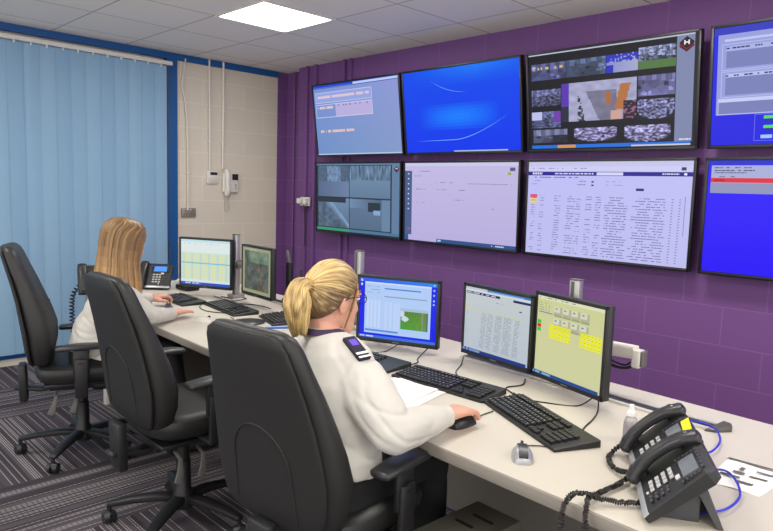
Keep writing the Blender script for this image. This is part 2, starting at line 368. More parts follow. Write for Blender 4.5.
# ------------------------------------------------------------------ screens painter
class Screen:
    def __init__(s, w, h): s.mb = MB(); s.w, s.h, s.k = w, h, 0
    def P(s, u, v, d): return ((u-.5)*s.w, -.0006-d*.00007, (1-v)*s.h)
    def q(s, pts, col):
        s.k += 1; s.mb.add([s.P(u, v, s.k) for u, v in pts], [list(range(len(pts)))], rgb(*col)); return s
    def r(s, u0, v0, u1, v1, col): return s.q([(u0, v1), (u1, v1), (u1, v0), (u0, v0)], col)
    def ras(s, u0, v0, u1, v1, nx, ny, fn):
        s.k += 1
        for i in range(nx):
            for j in range(ny):
                a, b = u0+(u1-u0)*i/nx, u0+(u1-u0)*(i+1)/nx; c, d = v0+(v1-v0)*j/ny, v0+(v1-v0)*(j+1)/ny
                s.mb.add([s.P(a, d, s.k), s.P(b, d, s.k), s.P(b, c, s.k), s.P(a, c, s.k)], [(0, 1, 2, 3)], rgb(*[max(0, min(255, x)) for x in fn((i+.5)/nx, (j+.5)/ny)]))
        return s
    def frame(s, u0, v0, u1, v1, col, t=.004):
        a = s.h/s.w*t
        s.r(u0, v0, u1, v0+t, col); s.r(u0, v1-t, u1, v1, col); s.r(u0, v0, u0+a, v1, col); s.r(u1-a, v0, u1, v1, col); return s
    def text(s, u0, u1, v, hgt, col, fill=.8, mn=.006, mx=.02):
        u = u0; s.k += 1; k = s.k
        while u < u1:
            w = random.uniform(mn, mx); e = min(u+w, u1)
            if random.random() < fill: s.mb.add([s.P(a, b, k) for a, b in ((u, v+hgt), (e, v+hgt), (e, v), (u, v))], [(0, 1, 2, 3)], rgb(*col))
            u = e+mn*.5
        return s
    def emblem(s, u, v, sz):
        a = s.h/s.w*sz
        for dv, c in ((.9, (60, 20, 30)), (.45, (120, 15, 30)), (0, (35, 12, 20))):
            s.q([(u-a, v+dv*sz*.5), (u, v+sz*.75+dv*sz*.5), (u+a, v+dv*sz*.5), (u, v-sz*.75+dv*sz*.5)], c)
        w = (240, 235, 240)
        s.r(u-a*.36, v-sz*.28, u-a*.18, v+sz*.28, w); s.r(u+a*.18, v-sz*.28, u+a*.36, v+sz*.28, w); s.r(u-a*.2, v-sz*.08, u+a*.2, v+sz*.08, w)
        return s
    def build(s, parent): return s.mb.build('screen', SCR, parent, smooth=False, fixn=False)
def rnd_at(u, k): return abs(math.sin(math.floor(u*9)*12.9898+k*7.3)*43758.5453) % 1
def feed(seed, tint=(1, 1, 1), base=130, con=50, curve=0, dark=0):
    tint = (tint[0]*.92, tint[1]*.92, tint[2]*1.08); con *= .9; base -= 4
    rnd = random.Random(seed); ox, oy = rnd.uniform(0, 50), rnd.uniform(0, 50); hz = rnd.uniform(.25, .45); sl = rnd.uniform(-.25, .25)
    bl = [(rnd.random(), rnd.uniform(.2, .9), rnd.uniform(.04, .13), rnd.choice((-60, -45, 45, 60))) for _ in range(7)]
    ln = [(rnd.uniform(.1, .9), rnd.uniform(-1.2, 1.2), rnd.choice((-38, -22, 24, 40))) for _ in range(3)]
    def fn(u, v):
        b = base+(-8 if v > hz+sl*(u-.5) else 26)
        if v > hz+sl*(u-.5):
            for c, k, d in ln:
                if u > c+k*(v-.5): b += d*.6
            b += 10*noise.noise(V(u*4+ox, v*3+oy, seed))
        else: b += 26*math.copysign(1, math.sin(u*23+ox))*(.4+.6*rnd_at(u, seed))
        q = noise.noise(V(u*7+ox, v*6+oy, seed)); q2 = noise.noise(V(u*13+ox, v*11+oy, seed))
        b += con*.55*q
        if con > 45: b += con*max(-.9, min(.9, (q2-.02)*5))*.55
        for x, y, r, k in bl:
            if (u-x)**2+((v-y)*.7)**2 < r*r*.35: b += k
        if curve and ((u-.5)**2*1.2+(v-.35)**2*.9) > .36: b = 34
        b -= dark
        return (b*tint[0], b*tint[1], b*tint[2])
    return fn
def main_feed(u, v):   # room seen from above: curved desk row on the left, orange door on the right
    n = noise.noise(V(u*9, v*7, 3))*25
    b = (165+n, 166+n, 200+n)
    if v > .25+.0*u and .28+.25*(v) < u < .75: b = (118+n*.6, 116+n*.6, 142+n*.6)
    d = ((u-.05)**2*1.4+(v-1.0)**2)
    if .12 < (u-.12) < .36 and v > .35 and abs((u-.16)-.12*(v-.3)) < .09 and noise.noise(V(u*22, v*20, 9)) > -.15: b = (48, 50, 66)
    if u < .1: b = (90, 50, 175) if v < .6 else (40, 42, 60)
    if .74+.12*(.6-v) < u < .87+.12*(.6-v) and .12 < v < .75: b = (178, 112, 60)
    if .6 < u < .68 and .3 < v < .62: b = (165, 105, 62)
    if u > .84 and v > .55: b = (38, 36, 44) if noise.noise(V(u*16, v*16, 2)) < .1 else (150, 90, 130)
    if u > .68 and v > .78 and u < .82: b = (205, 160, 150)
    return b
# ------------------------------------------------------------------ televisions
TVW, TVH = 1.128, .650
bez = mat('tv_bezel', rgb(18, 16, 22), .35)
def tv(x, z, tilt, label, w=TVW, yb=-.115):
    t = thing('wall_television', label, 'television', (x, yb, z), 0, 'televisions of the video wall')
    t.rotation_euler = (tilt, 0, 0)
    b = MB().box((0, .022, TVH/2), (w, .04, TVH), bev=.004).box((0, .052, TVH/2), (w*.7, .03, TVH*.6), bev=.008)
    b.build('casing', bez, t)
    fr = MB()
    for c, d in (((0, -.002, .007), (w, .008, .018)), ((0, -.002, TVH-.008), (w, .008, .016)), ((-w/2+.008, -.002, TVH/2), (.016, .008, TVH)), ((w/2-.008, -.002, TVH/2), (.016, .008, TVH))): fr.box(c, d, bev=.0015)
    fr.build('bezel', bez, t)
    MB().box((0, .07, TVH/2-.02), (.5, .05, .3), bev=.004).build('wall_bracket', black_plastic, t)
    s = Screen(w-.034, TVH-.034); 
    return t, s
def fin(t, s): o = s.build(t); o.location = (0, 0, .018)
ZB, ZT = 1.085, 1.785
XS = [1.40, 2.55, 3.712, 4.893]
# upper 1
t, s = tv(XS[0], ZT, math.radians(8), 'upper left television with a pale blue form and orange text')
s.ras(0, 0, 1, 1, 16, 12, lambda u, v: (122+22*u-12*v, 146+8*u, 214-14*v)); s.r(0, 0, 1, .03, (25, 70, 215)); s.r(.5, .005, 1, .035, (190, 205, 250)); s.r(0, .035, 1, .045, (60, 90, 170))
s.r(.02, .1, .71, .25, (150, 165, 225)); s.frame(.02, .1, .71, .25, (205, 210, 245), .008); s.text(.05, .68, .15, .035, (232, 205, 215), .9)
s.r(.27, .27, .71, .46, (186, 176, 222)); s.frame(.02, .27, .71, .46, (215, 215, 245), .008); s.text(.04, .24, .3, .035, (235, 210, 210), .9); s.text(.3, .68, .29, .02, (120, 120, 180), .6)
s.text(.04, .48, .64, .035, (238, 205, 190), .85); s.r(.0, .985, 1, 1, (190, 205, 240)); fin(t, s)
# upper 2
t, s = tv(XS[1], ZT, math.radians(8), 'upper television with a plain bright blue desktop, second from the left')
def bl(u, v):
    g = max(0, 1-((u-.5)/.36)**2)*max(0, 1-((v-.58)/.17)**2); g2 = max(0, .9-v*4)*max(0, 1-abs(u-.65)*1.6)
    return (0+6*g, 74+62*g+55*g2-22*v, 238+17*g+10*g2)
s.ras(0, 0, 1, 1, 40, 26, bl)
def arc(s, pts, col, w):
    n = len(pts)-1
    for i in range(n):
        (a, b), (c, d) = pts[i], pts[i+1]; wa = w*math.sin(PI*i/n); wb = w*math.sin(PI*(i+1)/n)
        s.k -= (1 if i else 0); s.q([(a, b+wa), (c, d+wb), (c, d-wb), (a, b-wa)], col)
arc(s, [(.25+.33*i/14, .12+.18*(1-(1-i/14)**2)) for i in range(15)], (110, 175, 250), .003)
arc(s, [(.1+.82*i/24, .86-.012*i/24-.27*(max(0, (i/24-.45))/.55)**1.6) for i in range(25)], (120, 190, 255), .0035)
s.r(.45, .985, .9, 1, (170, 190, 225)); fin(t, s)
# upper 3: camera wall
t, s = tv(XS[2], ZT, math.radians(7), 'upper television showing a grid of many camera feeds, third from the left')
s.r(0, 0, 1, 1, (18, 18, 24)); s.r(0, 0, 1, .012, (190, 195, 215)); s.r(.895, .012, .985, .955, (125, 135, 172)); s.r(.985, 0, 1, 1, (30, 30, 40))
F = [(.02, .08, .255, .27, 1, (.8, .82, 1)), (.26, .06, .505, .265, 2, (.78, .85, 1)), (.69, .03, .89, .225, 4, (.75, .85, .95)), (.0, 0, 0, 0, 0, 0)]
s.ras(.02, .1, .255, .27, 22, 14, lambda u, v: (210, 190, 90) if .2 < v < .36 and noise.noise(V(u*12, 3, 1)) > .05 else feed(1, (.72, .76, 1), 105)(u, v))
s.ras(.257, .1, .503, .27, 22, 14, feed(2, (.72, .85, .98), 105))
s.ras(.507, .1, .69, .27, 22, 14, lambda u, v: (45, 50, 190) if (v < .45 and noise.noise(V(u*16, v*9, 4)) > -.2) else ((40, 45, 190) if u < .25 and v > .6 else (135+30*u, 140+30*u, 205)))
s.ras(.692, .07, .892, .27, 24, 16, lambda u, v: (80, 118, 62) if v > .62 else feed(5, (.85, .92, 1), 130, 90)(u, v))
s.ras(.02, .37, .22, .54, 22, 16, feed(6, (.8, .82, 1), 120, 70)); s.ras(.02, .6, .22, .77, 22, 16, lambda u, v: (110, 60, 170) if u > .78 and v < .7 else ((190, 195, 240) if v < .5 and u < .35 else feed(7, (.75, .8, 1), 120, 70)(u, v)))
s.ras(.225, .33, .685, .72, 56, 40, main_feed)
s.ras(.692, .33, .892, .52, 24, 16, feed(9, (.8, .8, 1), 118, 35)); s.ras(.692, .55, .892, .74, 44, 30, feed(10, (.85, .85, 1), 125, 110, 1))
s.ras(.03, .79, .265, .93, 22, 14, feed(11, (.85, .88, 1), 120, 25)); s.ras(.31, .79, .575, .93, 50, 28, feed(12, (.9, .86, 1), 150, 120, 1)); s.ras(.62, .79, .875, .95, 50, 28, feed(13, (.9, .88, 1), 150, 120, 1))
s.r(.02, .955, .98, .99, (30, 110, 220)); s.r(.2, .957, .32, .988, (215, 150, 70)); s.r(.66, .975, .98, .99, (205, 200, 215)); s.text(.92, .98, .93, .012, (230, 230, 240)); s.emblem(.945, .075, .07); fin(t, s)
# upper 4
t, s = tv(XS[3], ZT, math.radians(8), 'upper right television with grey form windows on royal blue')
s.r(0, 0, 1, 1, (24, 22, 226)); s.r(0, 0, 1, .06, (40, 50, 190)); s.r(.02, .06, 1, .74, (150, 158, 220)); s.r(.05, .1, .95, .12, (190, 198, 240))
s.r(.06, .16, .95, .34, (120, 128, 185)); s.r(.06, .16, .95, .2, (170, 178, 232)); s.r(.06, .39, .95, .57, (120, 128, 185)); s.r(.06, .39, .95, .42, (185, 192, 240)); s.frame(.04, .14, .97, .36, (200, 208, 248)); s.frame(.04, .37, .97, .59, (200, 208, 248))
s.r(.03, .6, .38, .73, (120, 128, 185)); s.r(.03, .6, .38, .63, (200, 206, 245)); s.r(.4, .6, .97, .73, (125, 132, 190)); s.frame(.03, .6, .38, .735, (205, 212, 250))
s.text(.06, .35, .17, .012, (40, 40, 80)); s.text(.06, .35, .4, .012, (40, 40, 80))
for v in (.76, .84): s.r(.24, v, .3, v+.025, (90, 220, 90)); s.r(.25, v+.03, .29, v+.045, (30, 60, 30))
s.frame(.2, .745, .42, .97, (120, 130, 230)); s.r(.23, .92, .28, .95, (160, 200, 240)); s.r(.33, .92, .37, .95, (225, 225, 240)); fin(t, s)
# lower 1
t, s = tv(XS[0]-.005, ZB, math.radians(2), 'lower left television showing four grey outdoor camera views')
s.r(0, 0, 1, 1, (40, 50, 70)); s.r(0, 0, 1, .02, (100, 130, 160)); s.r(.915, .02, 1, .97, (98, 126, 160))
TT = (.72, .9, 1.12)
def f1(u, v):
    if v > .5: return (86+24*u, 104+26*u, 138+26*u)
    b = 110+70*(1 if .3 < u < .72 and v < .5 else 0)*(noise.noise(V(u*14, v*9, 1))*.5+.6)+25*noise.noise(V(u*20, v*14, 2)); return (b*.72, b*.9, b*1.12)
def f2(u, v):
    b = 165-25*v if v > .45 else 135+70*noise.noise(V(u*22, v*3, 4)); return (b*.7, b*.88, b*1.08)
def f3(u, v):
    b = 158-30*v if u > .12+v*.8 else 115+30*noise.noise(V(u*8, v*8, 5)); b = 175 if abs(u-.3-v*.75) < .06 else b; b = 60 if v < .14 and u < .9 else b; return (b*.7, b*.88, b*1.08)
def f4(u, v):
    b = 138-15*v
    if v < .3: b = 160-60*u
    if .45 < u < .78 and .08 < v < .42: b = 60
    if u > .8: b = 150
    if .6 < u < .78 and .35 < v < .5: b = 190
    return (b*.7, b*.88, b*1.1)
s.ras(.02, .03, .42, .48, 30, 20, f1); s.ras(.428, .03, .9, .48, 30, 20, f2); s.ras(.02, .5, .42, .93, 30, 20, f3); s.ras(.428, .5, .9, .93, 30, 20, f4)
s.r(0, .945, .42, .985, (60, 150, 110)); s.r(.42, .945, 1, .985, (75, 120, 150)); s.emblem(.965, .07, .045); fin(t, s)
# lower 2
t, s = tv(XS[1], ZB, math.radians(2), 'lower television with a nearly blank pale lilac page, second from the left')
s.ras(0, 0, 1, 1, 12, 8, lambda u, v: (196-10*v, 188-12*v, 228-4*v)); s.r(0, .1, .07, .93, (72, 92, 140)); s.r(0, 0, 1, .04, (206, 204, 236)); s.r(.935, .06, .975, .1, (90, 90, 130))
for k in range(8): s.r(.03, .13+k*.065, .042, .145+k*.065, (225, 228, 245))
s.r(.03, .84, .05, .87, (190, 70, 110)); s.r(.92, .115, .945, .145, (150, 175, 60))
s.text(.1, .25, .1, .008, (110, 105, 150)); s.text(.1, .16, .16, .008, (110, 105, 150)); s.text(.3, .46, .24, .007, (120, 110, 160)); s.text(.6, .95, .25, .006, (120, 110, 160)); s.text(.14, .42, .33, .007, (130, 120, 165), .5); s.text(.52, .57, .33, .008, (100, 95, 140)); s.text(.46, .56, .45, .008, (120, 112, 160), .6); s.text(.8, .84, .54, .008, (120, 112, 160)); s.text(.12, .2, .5, .006, (140, 130, 175), .5)
s.r(.12, .325, .13, .34, (60, 60, 100)); s.r(.32, .955, 1, 1, (48, 82, 138)); s.r(.33, .965, .36, .99, (170, 200, 235)); s.text(.75, .92, .97, .016, (200, 210, 240), .7); s.r(.0, .93, .04, 1, (50, 85, 140)); fin(t, s)
# lower 3
t, s = tv(XS[2]+.012, ZB, math.radians(1.5), 'lower television showing a long table of records under a navy menu bar')
s.ras(0, 0, 1, 1, 8, 8, lambda u, v: (192, 192, 248-6*v)); s.r(0, 0, 1, .05, (200, 198, 236)); s.r(0, .05, 1, .1, (206, 206, 246)); s.r(0, .105, 1, .145, (38, 32, 140))
s.text(.03, .1, .113, .022, (220, 220, 250), 1, .008, .014); s.text(.16, .44, .118, .013, (220, 220, 250), .8, .012, .03); s.r(.46, .11, .62, .14, (215, 215, 250)); s.text(.84, .93, .118, .012, (225, 225, 250)); s.r(.955, .115, .97, .135, (240, 240, 255)); s.r(.94, .06, .965, .09, (60, 50, 80)); s.text(.03, .4, .065, .007, (110, 105, 170), .5); s.text(.03, .36, .16, .01, (90, 85, 160), .7)
for v, a in ((.2, .1), (.235, .1)): s.text(.03, .09, v, .006, (110, 105, 160)); s.text(.34, .41, v, .007, (80, 78, 140)); s.r(.43, v, .445, v+.015, (40, 40, 90)); s.text(.52, .62, v, .005, (130, 125, 175), .6)
s.r(.7, .265, .745, .29, (45, 40, 120)); s.r(.02, .35, .07, .39, (220, 90, 120)); s.r(.02, .39, .07, .45, (225, 205, 150))
for k in range(24):
    v = .36+k*.026
    for a, b in ((.03, .06), (.09, .12), (.19, .235), (.275, .33), (.335, .37), (.4, .44), (.46, .5)): 
        if random.random() < .8: s.text(a+random.uniform(0, .008), b, v, .007, (92, 88, 150), .75, .004, .012)
    for cx in (.59, .75): 
        w = random.uniform(.03, .075); s.text(cx-w, cx+w, v, .007, (80, 76, 138), .8, .004, .014)
    for a in (.84,): w = random.uniform(.02, .04); s.text(a-w, a+w, v, .007, (85, 80, 145), .8, .004, .01)
    for a in (.9, .94): s.r(a, v, a+.01, v+.006, (95, 90, 150))
s.r(.975, .33, .978, .7, (120, 115, 190)); fin(t, s)
# lower 4
t, s = tv(XS[3]+.008, ZB, math.radians(2), 'lower right television, vivid blue with a red row at the top')
s.r(0, 0, 1, 1, (40, 8, 250)); s.r(0, 0, 1, .035, (30, 50, 190)); s.r(.015, .045, 1, .29, (170, 176, 218)); s.r(.015, .2, 1, .29, (145, 150, 188)); s.r(.015, .155, 1, .195, (226, 44, 60)); s.r(.45, .155, .453, .195, (250, 150, 150)); s.text(.03, .2, .06, .009, (80, 80, 120)); s.text(.03, .26, .085, .009, (60, 60, 100)); s.text(.03, .18, .105, .008, (80, 80, 120)); s.text(.03, .13, .14, .008, (90, 90, 130), .6); s.text(.03, .08, .17, .01, (120, 10, 30)); s.r(.6, .8, .75, .98, (110, 150, 230)); fin(t, s)

# ------------------------------------------------------------------ desk
DZ = .73
def yf(x): return -2.405-.035*(x-1.2)
def yb(x): return -1.25-.062*(x-1.6)
desk = thing('desk', 'long pale control desk running below the video wall', 'desk', (3.7, -2.0, 0))
def loc(p): return (p[0]-3.7, p[1]+2.0)
XA, XB = 1.22, 6.3
poly = [(XA+.1, yf(XA)), (XB, yf(XB)), (XB, yb(XB)), (XA-.35, yb(XA)), (XA-.3, -1.9), (XA, -2.3)]
MB().prism([loc(p) for p in poly], DZ-.024, DZ).build('desktop', desk_mat, desk, smooth=False, bevel=.002)
pe = [(x, y) for x, y in ((XA+.1, yf(XA)-.001), (XB, yf(XB)-.001))]
e = MB()
ps = [loc((XB, yf(XB)-.004)), loc((XA+.1, yf(XA)-.004)), loc((XA+.02, yf(XA)+.03)), loc((XA-.004, -2.3)), loc((XA-.304, -1.9)), loc((XA-.354, yb(XA)))]
for i in range(len(ps)-1):
    a, b_ = V(*ps[i], 0), V(*ps[i+1], 0); d = b_-a; R = Matrix.Rotation(math.atan2(d.y, d.x), 3, 'Z'); m = (a+b_)/2
    e.box((m.x, m.y, DZ-.018), (d.length+.006, .012, .036), R=R, bev=.004)
e.build('edge_trim', edge_mat, desk)
pn = MB()
ang = math.atan2(-.05, 1)
pn.box((.1, .28, .36), (4.3, .02, .62), R=Matrix.Rotation(ang, 3, 'Z'))
pn.build('modesty_panel', panel_mat, desk)
for x in (1.95, 3.25, 5.35):
    MB().box((x-3.7, .16, .35), (.03, .62, .70)).build('support_panel', panel_mat, desk, bevel=.002)
MB().cyl((1.38-3.7, -.3, 0), (1.38-3.7, -.3, .7), .03).build('leg', mat('leg_white', rgb(180, 176, 168), .5), desk)
# accessory rails
def rail(x0, x1, label):
    y0, y1 = -1.6-.0706*(x0-3.9), -1.6-.0706*(x1-3.9)
    t = thing('accessory_rail', label, 'rail', ((x0+x1)/2, (y0+y1)/2, DZ), math.atan2(y1-y0, x1-x0), 'desk rails')
    L = math.hypot(x1-x0, y1-y0)
    MB().box((0, .027, .007), (L, .012, .014), bev=.002).box((0, -.032, .005), (L, .014, .010), bev=.002).build('rail_bar', mat('rail_light', rgb(205, 203, 198), .35, metal=.3), t)
    MB().box((0, -.002, .004), (L, .046, .008)).build('slot_brush', black_plastic, t)
    c = MB(); c.rings([[(L/2-.03, -.055, 0), (L/2-.005, .035, 0), (L/2-.005, .035, .026), (L/2-.03, -.055, .006)], [(L/2+.0, -.04, 0), (L/2+.022, .03, 0), (L/2+.022, .03, .026), (L/2, -.04, .008)], [(L/2+.022, -.005, 0), (L/2+.032, .015, 0), (L/2+.032, .018, .018), (L/2+.022, -.002, .01)]])
    c.build('end_cap', mat('cap_dark', rgb(70, 66, 66), .5), t, bevel=.003)
    return t
rail(1.75, 3.60, 'metal slotted desk rail behind the left workstations')
rail(3.86, 5.02, 'metal slotted desk rail behind the two angled monitors on the right')
# ------------------------------------------------------------------ monitor posts
def post(x, y, label, arms=()):
    t = thing('monitor_post', label, 'post', (x, y, DZ))
    MB().box((0, 0, .215), (.045, .035, .43), bev=.004).build('column', alu, t)
    MB().box((-.006, -.019, .22), (.012, .003, .41)).box((.0, 0, .432), (.047, .037, .006), bev=.001).build('groove', mat('groove', rgb(90, 88, 85), .5), t)
    MB().box((0, .0, .012), (.08, .09, .024), bev=.004).build('clamp', alu, t)
    for i, (tx, ty, z) in enumerate(arms):
        a = MB(); d = V(tx-x, ty-y, 0); n = d.normalized()
        a.box((0, 0, z-DZ), (.06, .055, .06), bev=.008)
        a.loft([V(0, 0, z-DZ), d*.5+V(0, 0, z-DZ), d+V(0, 0, z-DZ)], [(.02, .016), (.017, .014), (.02, .016)], hint=(0, 0, 1), n=12, e=4)
        a.build('arm', alu if i else black_plastic, t)
    return t
# ------------------------------------------------------------------ monitors
def monitor(l, r, z0, h, label, paint, tilt=0, stand=False):
    (xl, yl), (xr, yr) = l, r; w = math.hypot(xr-xl, yr-yl)
    t = thing('computer_monitor', label, 'monitor', ((xl+xr)/2, (yl+yr)/2, z0), math.atan2(yr-yl, xr-xl), 'desk monitors')
    MB().box((0, .018, h/2), (w, .032, h), bev=.004).loft([(0, .03, h*.3), (0, .045, h*.5), (0, .03, h*.75)], [(w*.3, .02), (w*.36, .025), (w*.3, .02)], n=16, e=4).build('casing', black_plastic, t)
    fr = MB(); b = .014
    for c, d in (((0, 0, b/2+.003), (w, .008, b+.006)), ((0, 0, h-b/2), (w, .008, b)), ((-w/2+b/2, 0, h/2), (b, .008, h)), ((w/2-b/2, 0, h/2), (b, .008, h))): fr.box(c, d, bev=.0015)
    fr.build('bezel', black_plastic, t)
    MB().box((0, -.0045, .009), (.035, .001, .006)).build('badge', grey_plastic, t)
    MB().box((0, .065, h*.5), (.1, .03, .1), bev=.004).build('mount_plate', black_plastic, t)
    s = Screen(w-2*b, h-2*b-.006); paint(s); o = s.build(t); o.location = (0, .0, b+.006)
    return t
def p_desktop(s):
    s.r(0, 0, 1, 1, (14, 30, 232)); s.ras(0, 0, 1, .06, 8, 1, lambda u, v: (40, 90+40*u, 235)); s.r(.07, .06, .93, .92, (176, 204, 246)); s.r(.07, .06, .93, .085, (205, 222, 250))
    s.text(.1, .27, .13, .008, (90, 110, 170), .6); s.text(.15, .27, .18, .008, (90, 110, 170), .6); s.r(.33, .145, .8, .165, (52, 120, 215)); s.r(.33, .28, .88, .295, (120, 145, 170)); s.text(.09, .27, .23, .008, (110, 130, 190), .5)
    for x in (.1, .15, .2, .25): s.r(x, .36, x+.03, .82, (196, 214, 250))
    for x in (.34, .4, .46, .5): s.r(x, .38, x+.035, .85, (190, 210, 248))
    s.r(.08, .855, .52, .885, (80, 140, 220))
    s.ras(.55, .45, .9, .8, 30, 22, lambda u, v: (170, 190, 215) if v < .13 else ((205, 215, 225) if (u-.17)**2+(v-.5)**2 < .015 or (u < .12 and v < .4) else ((120, 145, 120) if u > .77 and u < .82 else ((90, 110, 110) if u > .93 else (70+30*u+20*noise.noise(V(u*9, v*9, 1)), 130+25*v, 50)))))
    for v in (.02, .09, ): s.r(.015, v, .04, v+.04, (190, 210, 240))
    for v in (.02, .1, .18, .27, .33): s.r(.955, v, .975, v+.03, (150, 200, 220))
    s.r(0, .955, 1, 1, (60, 110, 220)); s.text(.02, .2, .965, .02, (220, 230, 250))
def p_list(s):
    s.ras(0, 0, 1, 1, 6, 8, lambda u, v: (196-12*v, 204-10*v, 206)); s.r(.35, 0, 1, .035, (50, 120, 190)); s.r(.37, .02, .9, .03, (150, 190, 220)); s.r(0, .035, 1, .06, (215, 218, 222)); s.r(.02, .065, .55, .1, (30, 32, 95)); s.r(.75, .075, 1, .11, (30, 32, 95)); s.text(.03, .54, .075, .015, (225, 225, 245), .6); s.r(.84, .22, .88, .235, (40, 40, 70)); s.text(.45, .6, .17, .007, (100, 100, 120), .5)
    s.r(.0, .3, .02, .34, (230, 190, 90)); s.r(.03, .335, .9, .345, (205, 205, 120))
    for k in range(26):
        v = .36+k*.021
        for a, b in ((.28, .36), (.38, .46), (.5, .6), (.63, .75), (.79, .86)):
            s.text(a, b+random.uniform(-.01, .01), v, .007, (120, 128, 140), .8, .006, .02)
        s.text(.03, .06, v, .005, (140, 145, 160), .4)
    s.r(0, .945, 1, 1, (18, 50, 130)); s.text(.02, .3, .955, .03, (130, 170, 220), .8)
def p_yellow(s):
    s.ras(0, 0, 1, 1, 6, 8, lambda u, v: (206, 208, 150+10*v)); s.r(0, 0, 1, .04, (222, 224, 190)); s.text(.02, .6, .012, .012, (120, 120, 120), .5)
    for k in range(5): s.text(.03, .2, .08+k*.03, .01, (120, 122, 110), .7)
    s.r(.03, .2, .25, .21, (70, 75, 190))
    for r in range(2):
        for c in range(4):
            u, v = .27+c*.135, .1+r*.15; s.r(u, v, u+.125, v+.125, (178, 180, 150)); s.r(u, v, u+.09, v+.07, (212, 214, 190)); s.r(u+.02, v+.02, u+.05, v+.035, (90, 95, 160)); s.r(u, v+.1, u+.125, v+.125, (160, 160, 130))
    for v, c in ((.31, (40, 200, 60)), (.36, (225, 40, 40)), (.41, (40, 200, 60))): s.r(.02, v, .08, v+.045, c)
    for a, b in ((.22, .55), (.7, 1.0)):
        for r in range(4):
            u = a
            while u < b-.01: s.r(u, .33+r*.045, min(u+.045, b), .33+r*.045+.04, (238, 238, 20)); s.r(u+.01, .345+r*.045, u+.03, .352+r*.045, (170, 170, 20)); u += .05
    for k in range(9): s.r(.3, .57+k*.035, .9, .5703+k*.035, (190, 192, 150))
    s.r(0, .955, 1, 1, (22, 70, 140)); s.text(.02, .3, .965, .025, (140, 190, 220), .8)
def p_sheet(s):
    s.ras(0, 0, 1, 1, 6, 8, lambda u, v: (205-8*v, 226-4*v, 216)); s.r(0, 0, 1, .05, (190, 225, 235)); s.r(0, .05, 1, .28, (222, 232, 230)); s.text(.05, .8, .08, .01, (160, 170, 180), .4)
    for k in range(16): s.r(.04+k*.058, .3, .04+k*.058+.036, .88, (222, 224, 165) if k % 3 else (198, 214, 190))
    for k in range(14): s.r(.04, .34+k*.038, .95, .344+k*.038, (195, 212, 195))
    s.r(.0, .5, 1, .525, (110, 190, 215)); s.r(0, .94, 1, 1, (40, 80, 190)); s.text(.02, .4, .95, .03, (190, 210, 240), .7); s.r(0, .88, 1, .94, (215, 228, 228))
def p_camera(s):
    s.r(0, 0, 1, 1, (150, 156, 120))
    def fn(u, v):
        b = 88+28*noise.noise(V(u*5, v*5, 2))+20*noise.noise(V(u*14, v*12, 5)); c = (b*.95, b*1.02, b*.95)
        if .55 < u < .8 and v > .35 and noise.noise(V(u*9, v*9, 8)) > .0: c = (b*1.35, b*1.05, b*.8)
        if v < .3 and u > .2: c = (b*.9+30, b+38, b+20)
        return c
    s.ras(.07, .07, .93, .93, 34, 34, fn); s.text(.1, .5, .03, .015, (220, 220, 150), .6)
post(1.85, -1.605, 'metal monitor post between the two monitors of the far workstation', [(1.72, -1.68, .96), (2.18, -1.63, .96)])
post(3.10, -1.60, 'metal monitor post behind the blonde ponytail, left of the blue desktop monitor', [(3.52, -1.70, .92)])
t = post(4.41, -1.60, 'metal monitor post standing behind the pair of angled monitors', [(4.12, -1.63, .93), (4.47, -1.70, .93)])
AM = Matrix.Translation((.05, .045, .17))
MB(AM).box((-.05, -.03, 0), (.06, .05, .06), bev=.006).loft([(-.02, 0, .0), (.1, -.01, .005), (.205, -.02, .01)], [(.03, .022), (.028, .022), (.026, .022)], hint=(0, 0, 1), n=14, e=4, round_ends=False).box((.215, -.02, -.012), (.035, .05, .07), bev=.008).build('arm_link', white_plastic, t)
MB(AM).tube([(.08, -.02, -.02), (.1, -.03, -.05), (.15, -.03, -.06), (.19, -.03, -.05), (.2, -.02, -.03)], .006).tube([(.09, -.03, -.02), (.12, -.03, -.04), (.17, -.03, -.045), (.19, -.03, -.03)], .004).build('cable', cable_black, t)
MB(AM).box((.236, -.02, -.01), (.012, .042, .06), bev=.003).build('pivot_cap', grey_plastic, t)
monitor((1.515, -1.85), (1.885, -1.66), .785, .345, 'monitor with a pale yellow spreadsheet at the far left workstation', p_sheet)
monitor((2.02, -1.665), (2.40, -1.69), .79, .325, 'dim monitor with a grey green camera picture, right of the spreadsheet monitor', p_camera)
monitor((3.385, -1.865), (3.775, -1.70), .76, .325, 'monitor with a bright blue desktop and a small green field picture', p_desktop)
monitor((3.88, -1.655), (4.29, -1.715), .765, .325, 'monitor with a long grey record list, left of the angled pair', p_list)
monitor((4.29, -1.70), (4.66, -1.81), .76, .35, 'monitor with a pale yellow page and yellow blocks, right of the angled pair', p_yellow)

